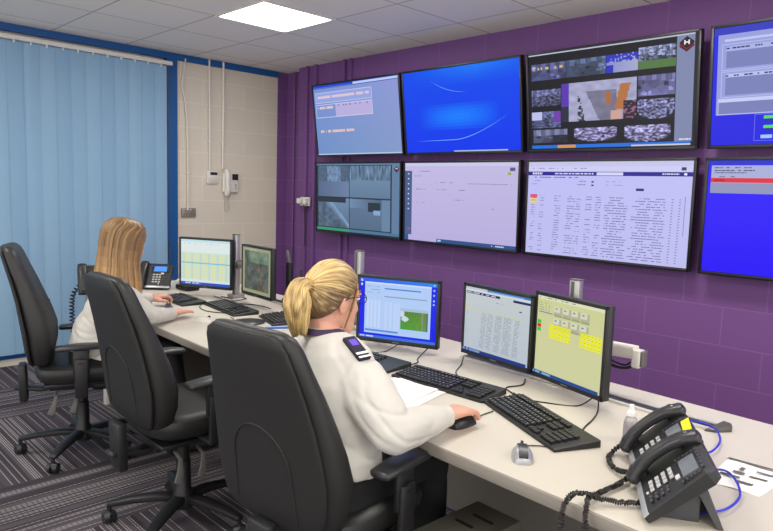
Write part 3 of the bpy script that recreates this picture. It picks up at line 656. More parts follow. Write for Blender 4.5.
# ------------------------------------------------------------------ keyboards, mice
def keyboard(c, rz, label, L=.455, W=.165):
    t = thing('keyboard', label, 'keyboard', (c[0], c[1], DZ), rz, 'keyboards on the desk')
    b = MB(); b.rings([[(-L/2, -W/2, 0), (L/2, -W/2, 0), (L/2, W/2, 0), (-L/2, W/2, 0)], [(-L/2, -W/2, .01), (L/2, -W/2, .01), (L/2, W/2, .024), (-L/2, W/2, .024)]])
    b.build('case', black_plastic, t, bevel=.003, smooth=False)
    k = MB(); sl = math.atan2(.014, W); R = Matrix.Rotation(sl, 3, 'X'); kx = .0185
    for r in range(6):
        y = -W/2+.02+r*.0215+(.008 if r == 5 else 0)
        z = .012+(y+W/2)/W*.014
        c0 = 15 if L > .4 else 14
        for q in range(c0):
            if r == 0 and 3 <= q <= 8:
                if q == 3: k.box((-L/2+.022+5.5*kx, y, z+.003), (kx*6-.004, .0155, .007), R=R)
                continue
            k.box((-L/2+.022+q*kx, y, z+.003), (.0145, .0155, .007), R=R)
        if L > .4:
            for q in list(range(3))+list(range(4, 8)):
                if q < 3 and r == 2: continue
                if q < 3 and r == 1 and q != 1: continue
                if q >= 4 and r == 5: continue
                k.box((-L/2+.022+(15.6+q*.92)*kx, y, z+.003), (.0145, .0155, .007), R=R)
    k.build('keys', mat('key_caps', rgb(38, 38, 40), .4), t, smooth=False)
    lg = MB()
    rr = random.Random(int(c[0]*100))
    for r in range(6):
        for q in range(15):
            y = -W/2+.02+r*.0215; z = .012+(y+W/2)/W*.014+.0072
            if rr.random() < .8 and not (r == 0 and 3 <= q <= 8): lg.quad((-L/2+.019+q*kx, y-.001, z), (-L/2+.0225+q*kx, y-.001, z), (-L/2+.0225+q*kx, y+.003, z+.0005), (-L/2+.019+q*kx, y+.003, z+.0005))
    lg.build('key_legend', mat('legend', rgb(170, 170, 170), .6), t, smooth=False, fixn=False)
    return t
keyboard((4.581, -2.112), math.radians(-26), 'black keyboard nearest the silver mouse, lying in front of the yellow screen monitor', L=.475)
keyboard((4.105, -2.02), .04, 'black keyboard in the middle, right beside the white paper sheet')
keyboard((3.64, -2.03), .03, 'black keyboard partly hidden behind the seated person with the ponytail', L=.40)
keyboard((2.22, -1.87), -.12, 'black keyboard in front of the dim camera monitor at the far workstation')
keyboard((1.80, -1.975), -.06, 'black keyboard under the spreadsheet monitor, nearest the long haired person', L=.36)
keyboard((2.67, -1.83), math.atan2(-.1, .3), 'small black keypad beside the blue pen behind the ponytail', L=.28, W=.15)
def mouse(c, rz, label, m1, m2, cord=None):
    t = thing('computer_mouse', label, 'mouse', (c[0], c[1], DZ), rz)
    b = MB(); rs = []
    for y, w, h in ((-.055, .012, .012), (-.05, .024, .022), (-.03, .031, .034), (0, .032, .038), (.03, .029, .03), (.048, .025, .02), (.055, .016, .01)):
        rs.append([(w*math.cos(a), y, max(0, h*math.sin(a)) if math.sin(a) > 0 else .0) for a in [PI*k/12 for k in range(13)]]+[(w*.5, y, 0), (-w*.5, y, 0)][:0])
    b.rings(rs); b.build('shell', m1, t)
    st = MB(); rs = []
    for y, h in ((-.052, .0205), (-.03, .0345), (0, .0387), (.03, .0307), (.05, .019)): rs.append([(-.0135, y, h*.9), (-.0135, y, h+.0012), (.0135, y, h+.0012), (.0135, y, h*.9)])
    st.rings(rs); st.build('centre_strip', m2, t)
    MB().cyl((-.004, .032, .0315), (.004, .032, .0315), .008, n=14).build('scroll_wheel', black_plastic, t)
    if cord: MB().tube([(0, .053, .008)]+cord, .002, n=6).build('cord', cable_black, t)
    return t
mouse((4.715, -2.395), math.radians(38), 'silver mouse with a dark centre strip on the open desk', silver, dark_plastic, [(.02, .085, .004), (.07, .095, .003), (.118, .072, .003)])
mouse((4.428, -2.325), math.radians(-3), 'black mouse under the hand of the person with the ponytail', dark_plastic, black_plastic, [(.0, .08, .004), (-.015, .12, .004), (-.02, .19, .003)])
mouse((2.47, -2.19), math.radians(-50), 'white mouse edged in black on the desk beyond the middle chair', white_plastic, white_plastic, [(.0, .08, .004), (-.04, .12, .004), (-.1, .14, .003), (-.16, .1, .003)])
mouse((2.02, -2.18), math.radians(70), 'dark grey mouse between the hands of the long haired person', grey_plastic, dark_plastic)
tag(MB(Matrix.Translation((2.62, -1.99, DZ))).lathe([(.0, 0), (.085, 0), (.09, .004), (.085, .008), (.03, .012), (0, .013)], n=28).build('mouse_mat', dark_plastic), 'round dark gel mouse mat beyond the middle chair', 'mouse mat')
# pen
t = thing('ballpoint_pen', 'blue ballpoint pen beside the small keypad', 'pen', (2.845, -1.96, DZ), math.radians(60))
MB().cyl((-.06, 0, .006), (.06, 0, .006), .0055, n=12).build('barrel', mat('pen_blue', rgb(30, 110, 220), .3), t)
MB().cyl((.06, 0, .006), (.078, 0, .006), .005, .001, n=12).build('tip', silver, t)
# ------------------------------------------------------------------ papers
def sheet(name, pts, label, z=.0, lines=None, group=None):
    o = thing(name, label, 'paper', (pts[0][0], pts[0][1], DZ+z))
    b = MB(); n = 8; g = []
    A, B, Cc, D = [V(p[0]-pts[0][0], p[1]-pts[0][1], 0) for p in pts]
    def at(u, v): 
        p = A.lerp(B, u).lerp(D.lerp(Cc, u), v); return p
    b.rings([[at(i/n, j/n)+V(0, 0, .0015+.0015*math.sin(i*.9+j*.5)) for i in range(n+1)] for j in range(n+1)], closed=False)
    b.build('sheet', paper_mat, o, fixn=False)
    if lines:
        l = MB()
        for u0, v0, u1, v1 in lines: l.add([at(u0, v0)+V(0, 0, .005), at(u1, v0)+V(0, 0, .005), at(u1, v1)+V(0, 0, .005), at(u0, v1)+V(0, 0, .005)], [(0, 1, 2, 3)])
        l.build('printing', ink, o, smooth=False, fixn=False)
    return o
sheet('paper_sheet', [(3.9, -2.02), (4.17, -2.10), (4.22, -2.37), (3.92, -2.42)], 'blank white paper sheet under the elbow of the person with the ponytail')
sheet('paper_sheet', [(3.93, -2.0), (4.13, -2.08), (4.17, -2.33), (3.94, -2.37)], 'upper white paper sheet lying turned on another sheet', z=.004)
sheet('printed_sheet', [(5.125, -1.915), (5.29, -1.905), (5.268, -2.125), (5.135, -2.135)], 'printed white sheet with grey diagrams beside the desk phones', lines=[(0, 0, 1, .06), (.1, .6, .45, .66), (.25, .42, .45, .49), (.3, .24, .38, .36), (.56, .24, .86, .29), (.54, .46, .84, .51), (.46, .72, .74, .79)])
# ------------------------------------------------------------------ sanitiser bottle
t = thing('sanitiser_bottle', 'small clear spray bottle with a red and white label behind the desk phones', 'bottle', (4.868, -2.03, DZ))
MB().lathe([(0, 0), (.019, 0), (.021, .004), (.021, .068), (.017, .08), (.01, .086), (.01, .09), (0, .09)], n=24).build('bottle_body', mat('clear_plastic', rgb(215, 215, 215), .12, trans=.6, spec=.5), t)
MB().lathe([(0, .088), (.013, .088), (.013, .1), (.008, .106), (.007, .124), (0, .125)], n=20).build('spray_cap', mat('cap_white', rgb(235, 235, 235), .35), t)
MB().lathe([(.0213, .02), (.0216, .02), (.0216, .06), (.0213, .06)], n=24).build('bottle_label', mat('bottle_label', rgb(150, 140, 150), .5), t)
MB().box((.013, -.017, .048), (.018, .004, .008), R=Matrix.Rotation(.65, 3, 'Z')).build('label_stripe', mat('label_red', rgb(170, 50, 60), .5), t)

# ------------------------------------------------------------------ desk phones
def phone(c, rz, label, tilt=42, sticker=False, lit_scr=(95, 100, 108)):
    t = thing('desk_phone', label, 'telephone', (c[0], c[1], DZ), rz)
    W, L = .23, .2; T = Matrix.Translation((0, 0, .012)) @ Matrix.Rotation(math.radians(tilt), 4, 'X')
    b = MB(T); b.rings([[(W*.5, 0, -.012), (W*.5, 0, .006), (-W*.5, 0, .006), (-W*.5, 0, -.012)], [(W*.5, .02, -.014), (W*.5, .02, .012), (-W*.5, .02, .012), (-W*.5, .02, -.014)], [(W*.5, L-.02, -.016), (W*.5, L-.02, .022), (-W*.5, L-.02, .022), (-W*.5, L-.02, -.016)], [(W*.48, L, -.01), (W*.48, L, .014), (-W*.48, L, .014), (-W*.48, L, -.01)]])
    b.build('housing', black_plastic, t, bevel=.004, smooth=False)
    MB(T).box((.01, .009, .009), (W*.93, .016, .005), R=Matrix.Rotation(.2, 3, 'X'), bev=.001).build('front_strip', silver, t)
    k = MB(T)
    for r in range(4):
        for q in range(3): k.box((-.005+q*.021, .045+r*.019, .0185+r*.001), (.0155, .011, .004), bev=.001)
    k.build('keypad', mat('phone_keys', rgb(175, 175, 175), .5), t)
    k = MB(T)
    for r in range(4):
        for q in range(2): k.box((.064+q*.018, .035+r*.016, .018), (.013, .008, .004), bev=.001)
    k.build('side_keys', mat('phone_fkeys', rgb(60, 60, 62), .4), t); k = MB(T)
    for q in range(6): k.box((-.02+q*.02, .182, .0245), (.015, .007, .003)); 
    for q in range(5): k.box((-.028, .125+q*.011, .0225), (.008, .006, .003)); k.box((.097, .125+q*.011, .0225), (.008, .006, .003))
    k.build('function_keys', mat('phone_fkeys', rgb(60, 60, 62), .4), t)
    k = MB(T); k.box((.052, .115, .019), (.02, .012, .003)).box((.035, .03, .0165), (.008, .006, .003)); k.build('soft_keys', mat('soft_keys', rgb(205, 205, 205), .5), t)
    MB(T).box((.034, .15, .0205), (.112, .056, .004), bev=.001).build('display_surround', black_plastic, t)
    MB(T).box((.034, .15, .0232), (.09, .042, .002)).build('display', mat('phone_display_%d' % lit_scr[0], rgb(*lit_scr), .12, emit=rgb(*lit_scr), es=.4), t)
    # handset on the left
    h = MB(T); pts = spline([(-.084, .004, .022), (-.084, .03, .034), (-.084, .065, .043), (-.084, .1, .046), (-.084, .14, .044), (-.084, .172, .036), (-.084, .196, .024)], 4)
    n = len(pts); h.loft(pts, [(.025+.005*abs(2*i/(n-1)-1)**2, .014+.004*abs(2*i/(n-1)-1)**2) for i in range(n)], n=16, e=2.8)
    h.loft([(-.084, .022, .030), (-.084, .026, .012)], [.025, .022], n=16).loft([(-.084, .174, .034), (-.084, .172, .018)], [.025, .022], n=16)
    h.build('handset', mat('handset_black', rgb(34, 34, 36), .38), t)
    st = MB(); zt = .012+math.sin(math.radians(tilt))*.17; yt = math.cos(math.radians(tilt))*.17
    st.rings([[(-.075, yt-.02, zt-.03), (.075, yt-.02, zt-.03), (.075, yt, zt-.012), (-.075, yt, zt-.012)], [(-.085, yt+.035, 0), (.085, yt+.035, 0), (.085, yt+.05, 0), (-.085, yt+.05, 0)]])
    st.rings([[(-.06, .02, .0), (.06, .02, .0), (.06, .02, .03), (-.06, .02, .03)], [(-.06, yt, 0.0), (.06, yt, 0.0), (.06, yt, zt-.03), (-.06, yt, zt-.03)]])
    st.build('stand', mat('stand_grey', rgb(62, 62, 66), .4), t, smooth=False, bevel=.002)
    if sticker: MB(T).box((.045, .188, .027), (.08, .024, .002), R=Matrix.Rotation(-.1, 3, 'Z')).build('sticker', yellow_st, t)
    return t
PA = math.radians(-60)
phone((5.075, -2.405), PA, 'black desk phone nearest the camera, propped on its stand')
phone((4.965, -2.215), PA+.03, 'black desk phone with a yellow sticker, behind the nearest phone', sticker=True)
phone((1.27, -1.93), math.radians(48), 'desk phone with a lit blue display near the window', tilt=52, lit_scr=(70, 130, 235))
phone((1.30, -2.33), math.radians(75), 'black desk phone at the left end of the desk, behind the long haired person', tilt=62)
def coil(name, pts, label, r=.0062, wire=.0025, pitch=.0056, m=None, group=None):
    sp = spline(pts, 30); out = []; d = 0; ph = 0
    dense = []; pu = V(.1, .2, 1)
    for i in range(len(sp)-1):
        n = max(1, int((sp[i+1]-sp[i]).length/.0011))
        for k in range(n): dense.append(sp[i].lerp(sp[i+1], k/n))
    prev = None
    for i, p in enumerate(dense):
        t = (dense[min(i+1, len(dense)-1)]-dense[max(i-1, 0)]).normalized(); u = (pu-t*pu.dot(t)).normalized(); w = t.cross(u); pu = u.copy()
        if prev is not None: ph += 2*PI*(p-prev).length/pitch
        prev = p; out.append(p+u*r*math.cos(ph)+w*r*math.sin(ph))
    b = MB(); b.loft(out, [wire]*len(out), hint=(.1, .2, 1), n=6, round_ends=False, pt=True)
    return tag(b.build(name, m or cable_black), label, 'cord', group)
z = DZ+.012
cc = mat('coil_brown', rgb(30, 26, 25), .5)
coil('coiled_phone_cord', [(4.895, -2.135, z+.02), (4.882, -2.17, z), (4.90, -2.23, z), (4.945, -2.28, z), (5.0, -2.30, z+.01)], 'short dark coiled cord looping from the rear desk phone', m=cc)
coil('coiled_phone_cord', [(5.0, -2.315, z+.005), (4.998, -2.37, z), (4.99, -2.45, z), (4.99, -2.51, z+.006), (5.01, -2.56, z+.002), (5.025, -2.585, z-.05), (5.03, -2.59, z-.16), (5.03, -2.59, z-.3)], 'dark coiled cord dropping over the desk edge, the nearer of two', m=cc)
coil('coiled_phone_cord', [(5.09, -2.42, z+.0), (5.06, -2.455, z), (5.02, -2.49, z+.004), (4.975, -2.535, z+.02), (4.96, -2.57, z-.0), (4.962, -2.59, z-.06), (4.965, -2.595, z-.16), (4.97, -2.59, z-.3)], 'dark coiled cord arching left and over the desk edge from the nearest phone', m=cc)
coil('coiled_phone_cord', [(1.25, -2.36, .80), (1.22, -2.42, .79), (1.2, -2.455, .72), (1.195, -2.46, .6), (1.21, -2.46, .5), (1.25, -2.45, .42)], 'black coiled cord hanging off the left end of the desk', r=.013, wire=.0048, pitch=.024)
tag(MB().tube([(5.0, -2.02, z+.03), (4.95, -1.8, z), (4.93, -1.70, z), (5.0, -1.70, z), (5.06, -1.80, z), (5.08, -1.92, z), (5.06, -2.0, z), (5.04, -2.1, z)], .0032).build('network_cable', cable_blue), 'blue network cable looping behind the phone with the yellow sticker', 'cable')
tag(MB().tube([(5.13, -2.25, z+.02), (5.13, -2.08, z), (5.16, -2.05, z), (5.207, -2.107, z), (5.242, -2.2, z), (5.24, -2.3, z), (5.205, -2.362, z), (5.166, -2.384, z), (5.13, -2.37, z)], .0032).build('network_cable', cable_blue), 'blue network cable looping round beside the printed sheet', 'cable')
zc = DZ+.003
for pts, lab in (([(3.93, -1.70, .76), (3.95, -1.74, zc), (4.02, -1.86, zc), (4.12, -1.93, zc)], 'thin black cable curling from under the record list monitor'),
                 ([(4.62, -1.79, .77), (4.58, -1.84, zc), (4.49, -1.9, zc), (4.40, -1.93, zc), (4.34, -1.90, zc), (4.42, -2.0, zc), (4.5, -1.99, zc)], 'thin black cable sweeping across the desk below the yellow screen monitor'),
                 ([(4.64, -1.80, .77), (4.66, -1.84, zc), (4.69, -1.93, zc), (4.715, -2.04, zc), (4.76, -2.15, zc)], 'thin black cable down the right side of the nearest keyboard'),
                 ([(4.26, -1.7, zc), (4.30, -1.78, zc), (4.28, -1.86, zc), (4.33, -1.90, zc), (4.40, -1.93, zc)], 'thin black cable bent like a hook below the angled pair'),
                 ([(3.60, -1.77, .77), (3.57, -1.84, zc), (3.55, -1.92, zc), (3.60, -1.95, zc)], 'thin black cable left of the blue desktop monitor foot'),
                 ([(3.74, -1.72, .77), (3.76, -1.82, zc), (3.80, -1.86, zc), (3.82, -1.93, zc), (3.88, -1.95, zc)], 'thin black cable under the right corner of the blue desktop monitor'),
                 ([(1.72, -1.7, zc), (1.85, -1.75, zc+.01), (1.98, -1.72, zc), (2.0, -1.62, zc+.01), (1.9, -1.58, zc)], 'tangled black cable behind the far left keyboards'),
                 ([(1.78, -1.68, zc), (1.9, -1.67, zc), (2.05, -1.74, zc), (2.2, -1.66, zc), (2.35, -1.66, zc)], 'black cable trailing under the dim camera monitor'),
                 ([(2.0, -1.95, zc), (2.08, -2.0, zc), (2.2, -2.02, zc), (2.3, -1.98, zc), (2.34, -1.93, zc)], 'black cable lying between the long haired person and her keyboard')):
    tag(MB().tube(pts, .0028, n=6).build('desk_cable', cable_black), lab, 'cable')
# bits on the far desk
t = thing('charger_dock', 'black upright handheld radio with a grey antenna behind the dim monitor', 'radio', (2.36, -1.53, DZ), math.radians(20))
MB().box((0, 0, .03), (.07, .06, .06), bev=.006).build('dock', black_plastic, t); MB().box((0, 0, .17), (.035, .03, .24), bev=.006).build('radio_body', dark_plastic, t)
MB().loft([(0, 0, .28), (-.01, 0, .33), (-.016, 0, .36)], [.012, .011, .009], n=10).build('antenna', grey_plastic, t)
t = thing('charger_dock', 'shorter black handheld radio standing right of the taller one', 'radio', (2.50, -1.55, DZ), math.radians(15))
MB().box((0, 0, .03), (.07, .06, .06), bev=.006).build('dock', black_plastic, t); MB().box((0, 0, .13), (.045, .03, .17), bev=.006).build('radio_body', dark_plastic, t); MB().cyl((.01, 0, .21), (.01, 0, .26), .006).build('antenna', dark_plastic, t)
tag(MB(Matrix.Translation((1.38, -1.72, DZ))).box((0, 0, .02), (.16, .11, .03), bev=.006).build('tape_dispenser', black_plastic), 'low black box on the desk left of the spreadsheet monitor', 'box')
tag(MB(Matrix.Translation((1.2, -1.66, DZ))).loft([(-.06, 0, .02), (0, 0, .035), (.07, .01, .02)], [(.03, .03), (.045, .04), (.02, .03)], n=12).build('paper_tissue', paper_mat), 'crumpled white paper beside the window side phone', 'paper')
# ------------------------------------------------------------------ pc tower under desk
t = thing('computer_tower', 'grey metal computer tower with slots in its top, under the desk', 'computer', (4.53, -2.37, 0), math.radians(-2))
MB().box((-.005, -.03, .225), (.18, .34, .43), bev=.004).build('case', steel_grey, t)
for c_, d_ in (((.0, .05, .441), (.08, .012, .003)), ((-.02, -.02, .441), (.07, .012, .003)), ((.086, -.15, .36), (.002, .04, .02))): MB().box(c_, d_).build('vent_slot', black_plastic, t)
MB().box((-.005, -.203, .225), (.17, .006, .41), bev=.002).build('front_panel', mat('tower_front', rgb(80, 78, 72), .5), t)
for dx, dy in ((-.07, .12), (.05, .12), (-.07, -.17), (.05, -.17)): MB().cyl((dx, dy, 0), (dx, dy, .012), .012).build('foot', black_plastic, t)

# ------------------------------------------------------------------ office chairs
def make_chair(loc_, rz, label, dz=0):
    t = thing('office_chair', label, 'chair', loc_, rz, 'black leather operator chairs')
    # seat
    rs = []
    for z, k, kz in ((.432, .84, 0), (.445, .93, 0), (.47, .985, 0), (.495, 1, 0), (.515, .975, 0), (.528, .91, 0), (.534, .78, 0), (.534, .5, 0)):
        ring = []
        for j in range(40):
            a = 2*PI*j/40; ca, sa = math.cos(a), math.sin(a); x = .25*k*math.copysign(abs(ca)**.55, ca); y = .02+.245*k*math.copysign(abs(sa)**.5, sa)
            ring.append((x, y, z+(-.02*max(0, (y-.15)/.1)**2 if z > .46 else 0)+.008*(x/.25)**2))
        rs.append(ring)
    st = MB().rings(rs).build('seat', black_leather, t)
    MB().box((0, 0, .425), (.36, .36, .02), bev=.006).build('seat_pan', black_plastic, t)
    MB().loft([(-.15, .1, .405), (.15, .1, .405)], [(.05, .025), (.05, .025)], hint=(0, 1, 0), n=14, e=4).box((0, -.04, .395), (.16, .24, .05), bev=.01).build('tilt_mechanism', black_plastic, t)
    # backrest
    prof = [(.50, .15, -.235, .02), (.508, .185, -.235, .04), (.53, .212, -.233, .055), (.60, .236, -.228, .068), (.68, .243, -.228, .072), (.76, .238, -.24, .066), (.85, .226, -.258, .056), (.94, .210, -.278, .048), (1.02, .194, -.297, .043), (1.08, .180, -.312, .039), (1.11, .165, -.32, .034), (1.125, .142, -.325, .024), (1.13, .105, -.327, .010)]
    prof = [(.815+(z-.815)*.985, w*1.04, y+.073*(.815-z), h*1.07) for z, w, y, h in prof]
    rs = []
    for z, w, y, h in prof:
        ring = []
        for j in range(36):
            a = 2*PI*j/36; ca, sa = math.cos(a), math.sin(a); x = w*math.copysign(abs(ca)**.5, ca); yy = h*math.copysign(abs(sa)**.75, sa)
            ring.append((x, y+yy+.018*(x/.24)**2*(1 if z < 1.0 else .6), z))
        rs.append(ring)
    bk = MB().rings(rs).build('backrest', black_leather, t, ang=60); bk.location.z = dz
    rs = []
    for z, w, y, h in prof[1:-1]:
        ring = []
        for j in range(32):
            a = 2*PI*j/32; ca, sa = math.cos(a), math.sin(a); x = (w-.012)*math.copysign(abs(ca)**.5, ca)
            ring.append((x, y-h*.78-.006+.012*math.copysign(abs(sa)**.6, sa)+.016*(x/.24)**2, z if z < 1.1 else z-.004))
        rs.append(ring)
    sh = MB().rings(rs); sh.build('back_shell', shell_mat, bk, ang=60)
    def ysh(z, x):
        for (z0, w0, y0, h0), (z1, w1, y1, h1) in zip(prof, prof[1:]):
            if z0 <= z <= z1:
                k = (z-z0)/(z1-z0); return (y0-h0*.78)*(1-k)+(y1-h1*.78)*k-.0185+.016*(x/.24)**2
        return -.3
    pr = MB()
    pts = [(.135, .56)]+[(.125*math.cos(PI*i/20), .70+.13*math.sin(PI*i/20)) for i in range(21)]+[(-.135, .56)]
    pts = [(x, ysh(z, x), z) for x, z in pts]
    pr.tube(pts, .0035, n=6, res=2).build('shell_rib', shell_mat, bk)
    sm = MB()
    for zz, yy, ww in ((.80, -.181, .2), (.64, -.155, .21)):
        sm.tube([(x*ww, yy+.016*x*x-.012*abs(x)**5, zz-.012*math.cos(x*1.4)) for x in (-1, -.6, -.2, .2, .6, 1)], .0022, n=5, res=3)
    sm.build('seam', shell_mat, bk)
    # back bracket
    MB().box((0, -.285, .415), (.10, .04, .20), R=Matrix.Rotation(math.radians(2), 3, 'X'), bev=.01).loft([(0, -.32, .39), (0, -.2, .37), (0, -.1, .385)], [(.035, .012)]*3, hint=(1, 0, 0), n=12, e=4).build('back_bracket', black_plastic, t)
    # column and base
    MB().lathe([(0, .06), (.04, .06), (.045, .13), (.034, .15), (.032, .28), (.027, .285), (.026, .39), (0, .39)]).build('gas_column', black_plastic, t)
    MB().lathe([(0, .075), (.055, .075), (.06, .10), (.05, .125), (0, .13)]).build('base_hub', black_plastic, t)
    for k in range(5):
        a = math.radians(20+72*k); d = V(math.cos(a), math.sin(a), 0)
        lg = MB().loft([d*.03+V(0, 0, .108), d*.12+V(0, 0, .112), d*.22+V(0, 0, .103), d*.315+V(0, 0, .086)], [(.032, .018), (.029, .017), (.025, .015), (.02, .012)], hint=(-d.y, d.x, 0), n=12, e=3.5).build('base_leg', black_plastic, t)
        cs = MB(); q = d*.315; aa = a+.7+k; e = V(math.cos(aa), math.sin(aa), 0)
        cs.cyl(q+V(0, 0, .05), q+V(0, 0, .085), .01, n=10)
        for sgn in (-1, 1): cs.cyl(q+e*(.006*sgn)+V(0, 0, .029), q+e*(.026*sgn)+V(0, 0, .029), .029, .025, n=20)
        cs.ell(q+V(0, 0, .04), (.022, .022, .018))
        cs.build('caster', dark_plastic, lg)
    # armrests
    for s in (-1, 1):
        pad = MB().loft([(s*.275, -.11, .655), (s*.272, -.02, .66), (s*.268, .08, .66), (s*.262, .13, .655)], [(.036, .014), (.042, .016), (.04, .016), (.032, .013)], hint=(1, 0, 0), n=18, e=2.8).build('armrest', mat('arm_pad', rgb(38, 38, 40), .38), t)
        MB().box((s*.28, 0, .58), (.02, .075, .13), bev=.006).box((s*.292, 0, .50), (.022, .062, .20), bev=.006).box((s*.22, 0, .405), (.16, .06, .018), bev=.005).box((s*.304, 0, .605), (.004, .03, .006)).box((s*.304, 0, .58), (.004, .03, .006)).build('arm_bracket', black_plastic, pad)
    # levers
    for y in (-.02, -.12):
        MB().loft([(.17, y, .40), (.22, y, .385), (.24, y-.01, .345), (.25, y-.025, .30)], [(.008, .005), (.008, .005), (.013, .005), (.018, .005)], hint=(0, 1, 0), n=10, e=3).build('lever', mat('lever_grey', rgb(78, 76, 74), .5), t)
    return t
def ch_r(h): return math.atan2(h[1], h[0])-PI/2
chair0 = make_chair((2.068, -2.706, 0), -.347, 'black high backed leather chair farthest left, holding the long haired person', dz=.028)
chair1 = dup(chair0, (3.139, -2.655, 0), -.013, 'empty black high backed leather chair in the middle')
chair2 = dup(chair0, (4.159, -2.656, 0), .102, 'black high backed leather chair nearest the camera, holding the person with the ponytail')
for root, dback, darm, dseat, rb in ((chair0, .028, -.01, 0, .45), (chair1, .003, .045, .02, 0), (chair2, -.016, .03, 0, -.4)):
    for ch in bpy.data.objects:
        if ch.parent != root: continue
        k = ch.name.split('.')[0]
        if k == 'backrest': ch.location = (0, .006 if root == chair2 else .018, dback)
        elif k == 'armrest': ch.location = (.018 if root == chair2 and ch.data.vertices[0].co.x > 0 else 0, .008 if root == chair2 else 0, darm)
        elif k == 'seat': ch.location.z = dseat
        elif k == 'base_leg': ch.rotation_euler.z = rb

# ------------------------------------------------------------------ people
def remesh(mb, name, m, parent, voxel, sm=3, origin=None, disp=None, fac=.5):
    me = mb.mesh(name+'_src'); o = bpy.data.objects.new('tmp', me); C.objects.link(o)
    r = o.modifiers.new('r', 'REMESH'); r.mode = 'VOXEL'; r.voxel_size = voxel; r.adaptivity = 0
    s = o.modifiers.new('s', 'SMOOTH'); s.factor = fac; s.iterations = sm
    dg = bpy.context.evaluated_depsgraph_get(); me2 = bpy.data.meshes.new_from_object(o.evaluated_get(dg))
    bpy.data.objects.remove(o); bpy.data.meshes.remove(me)
    me2.name = name
    if disp:
        ns = [v.normal.copy() for v in me2.vertices]
        for v, n in zip(me2.vertices, ns): v.co += n*disp(v.co)
    if origin is not None:
        for v in me2.vertices: v.co -= origin
    me2.materials.clear(); me2.materials.append(m); me2.shade_smooth()
    ob = bpy.data.objects.new(name, me2); C.objects.link(ob)
    if parent: ob.parent = parent
    return ob
HEADP = [(-.118, .020, .016, .072), (-.108, .034, .032, .062), (-.09, .047, .052, .044), (-.065, .057, .072, .026), (-.04, .063, .083, .014), (-.01, .069, .091, .004), (.02, .073, .095, .0), (.05, .073, .095, -.003), (.078, .066, .087, -.006), (.1, .052, .070, -.008), (.115, .033, .044, -.008), (.122, .012, .016, -.008)]
def head(b, M):
    h = MB(M)
    rs = [[(w*math.cos(2*PI*j/24), y+d*math.sin(2*PI*j/24), z) for j in range(24)] for z, w, d, y in HEADP]
    h.rings(rs)
    h.loft([(0, .088, .012), (0, .102, -.012), (0, .108, -.03), (0, .094, -.036)], [(.007, .008), (.010, .010), (.015, .011), (.010, .006)], n=12)   # nose
    for s in (-1, 1):
        h.ell((s*.074, -.012, -.012), (.010, .019, .033)); h.ell((s*.079, -.018, -.006), (.007, .012, .022)); h.ell((s*.03, .062, -.03), (.026, .024, .022)); h.ell((s*.03, .084, .022), (.022, .010, .006))
    h.ell((0, .092, -.062), (.022, .009, .009)); h.ell((0, .085, -.1), (.02, .014, .012))
    b.v_add(h)
def v_add(s, o):
    n = len(s.v); s.v += o.v; s.f += [[i+n for i in f] for f in o.f]; s.mi += o.mi
MB.v_add = v_add
def hand(b, wrist, fdir, up, side, curl=.35, spread=1.0, sc=1.07):
    """palm down hand; side=+1 right hand (thumb on the left)"""
    f = V(fdir).normalized(); u = V(up); u = (u-f*u.dot(f)).normalized(); x = f.cross(u)
    x, f, u = x*sc, f*sc, u*sc
    M = Matrix((( x.x, f.x, u.x, wrist[0]), (x.y, f.y, u.y, wrist[1]), (x.z, f.z, u.z, wrist[2]), (0, 0, 0, 1)))
    h = MB(M); s = side
    h.loft([(0, -.03, 0), (0, 0, 0), (0, .03, .004), (0, .06, .006), (0, .085, .004)], [(.024, .018), (.026, .018), (.034, .016), (.040, .0145), (.039, .012)], n=16, e=2.4)
    for i, (fx, L) in enumerate(((-.031, .068), (-.0105, .077), (.0105, .072), (.030, .056))):
        a = .12*curl; p = V(s*fx, .082, .004); pts = [p-V(0, .015, 0), p]; an = -curl*.25; spr = s*fx*1.6*spread
        for seg, (fr, dc) in enumerate(((.42, .55), (.32, .75), (.26, .6))):
            an_ = an; d = V(math.sin(spr)*math.cos(an_), math.cos(spr)*math.cos(an_), math.sin(an_)); p = p+d*L*fr; pts.append(p); an -= curl*dc
        h.loft(pts, [.0098, .0096, .0088, .008, .0066], n=10)
    th = [V(-s*.02, .015, -.004), V(-s*.042, .038, -.012), V(-s*.052, .062, -.018), V(-s*.050, .082, -.024)]
    h.loft(th, [.0145, .012, .0105, .0085], n=10)
    b.v_add(h)
def fold(seed, amp, dark=None):
    def fn(p):
        w = noise.noise(V(p.x*3, p.y*3, p.z*3+seed))*.12
        a = noise.noise(V(p.x*7+seed, p.y*7, p.z*11)); b_ = noise.noise(V(p.x*18, p.y*18+seed, p.z*26))
        c = abs(noise.noise(V((p.x+p.z+w)*6.5, (p.y-p.z)*2.2, (p.z-p.x)*2.2+seed))); d = abs(noise.noise(V((p.x-p.z)*2.4, (p.y+p.z+w)*3+seed, (p.z+p.x*.6+w)*9)))
        return amp*(.9*a+.3*b_-.95*max(0, 1-c*7)**1.3-.8*max(0, 1-d*7)**1.3)
    return fn
P_bvh = {}
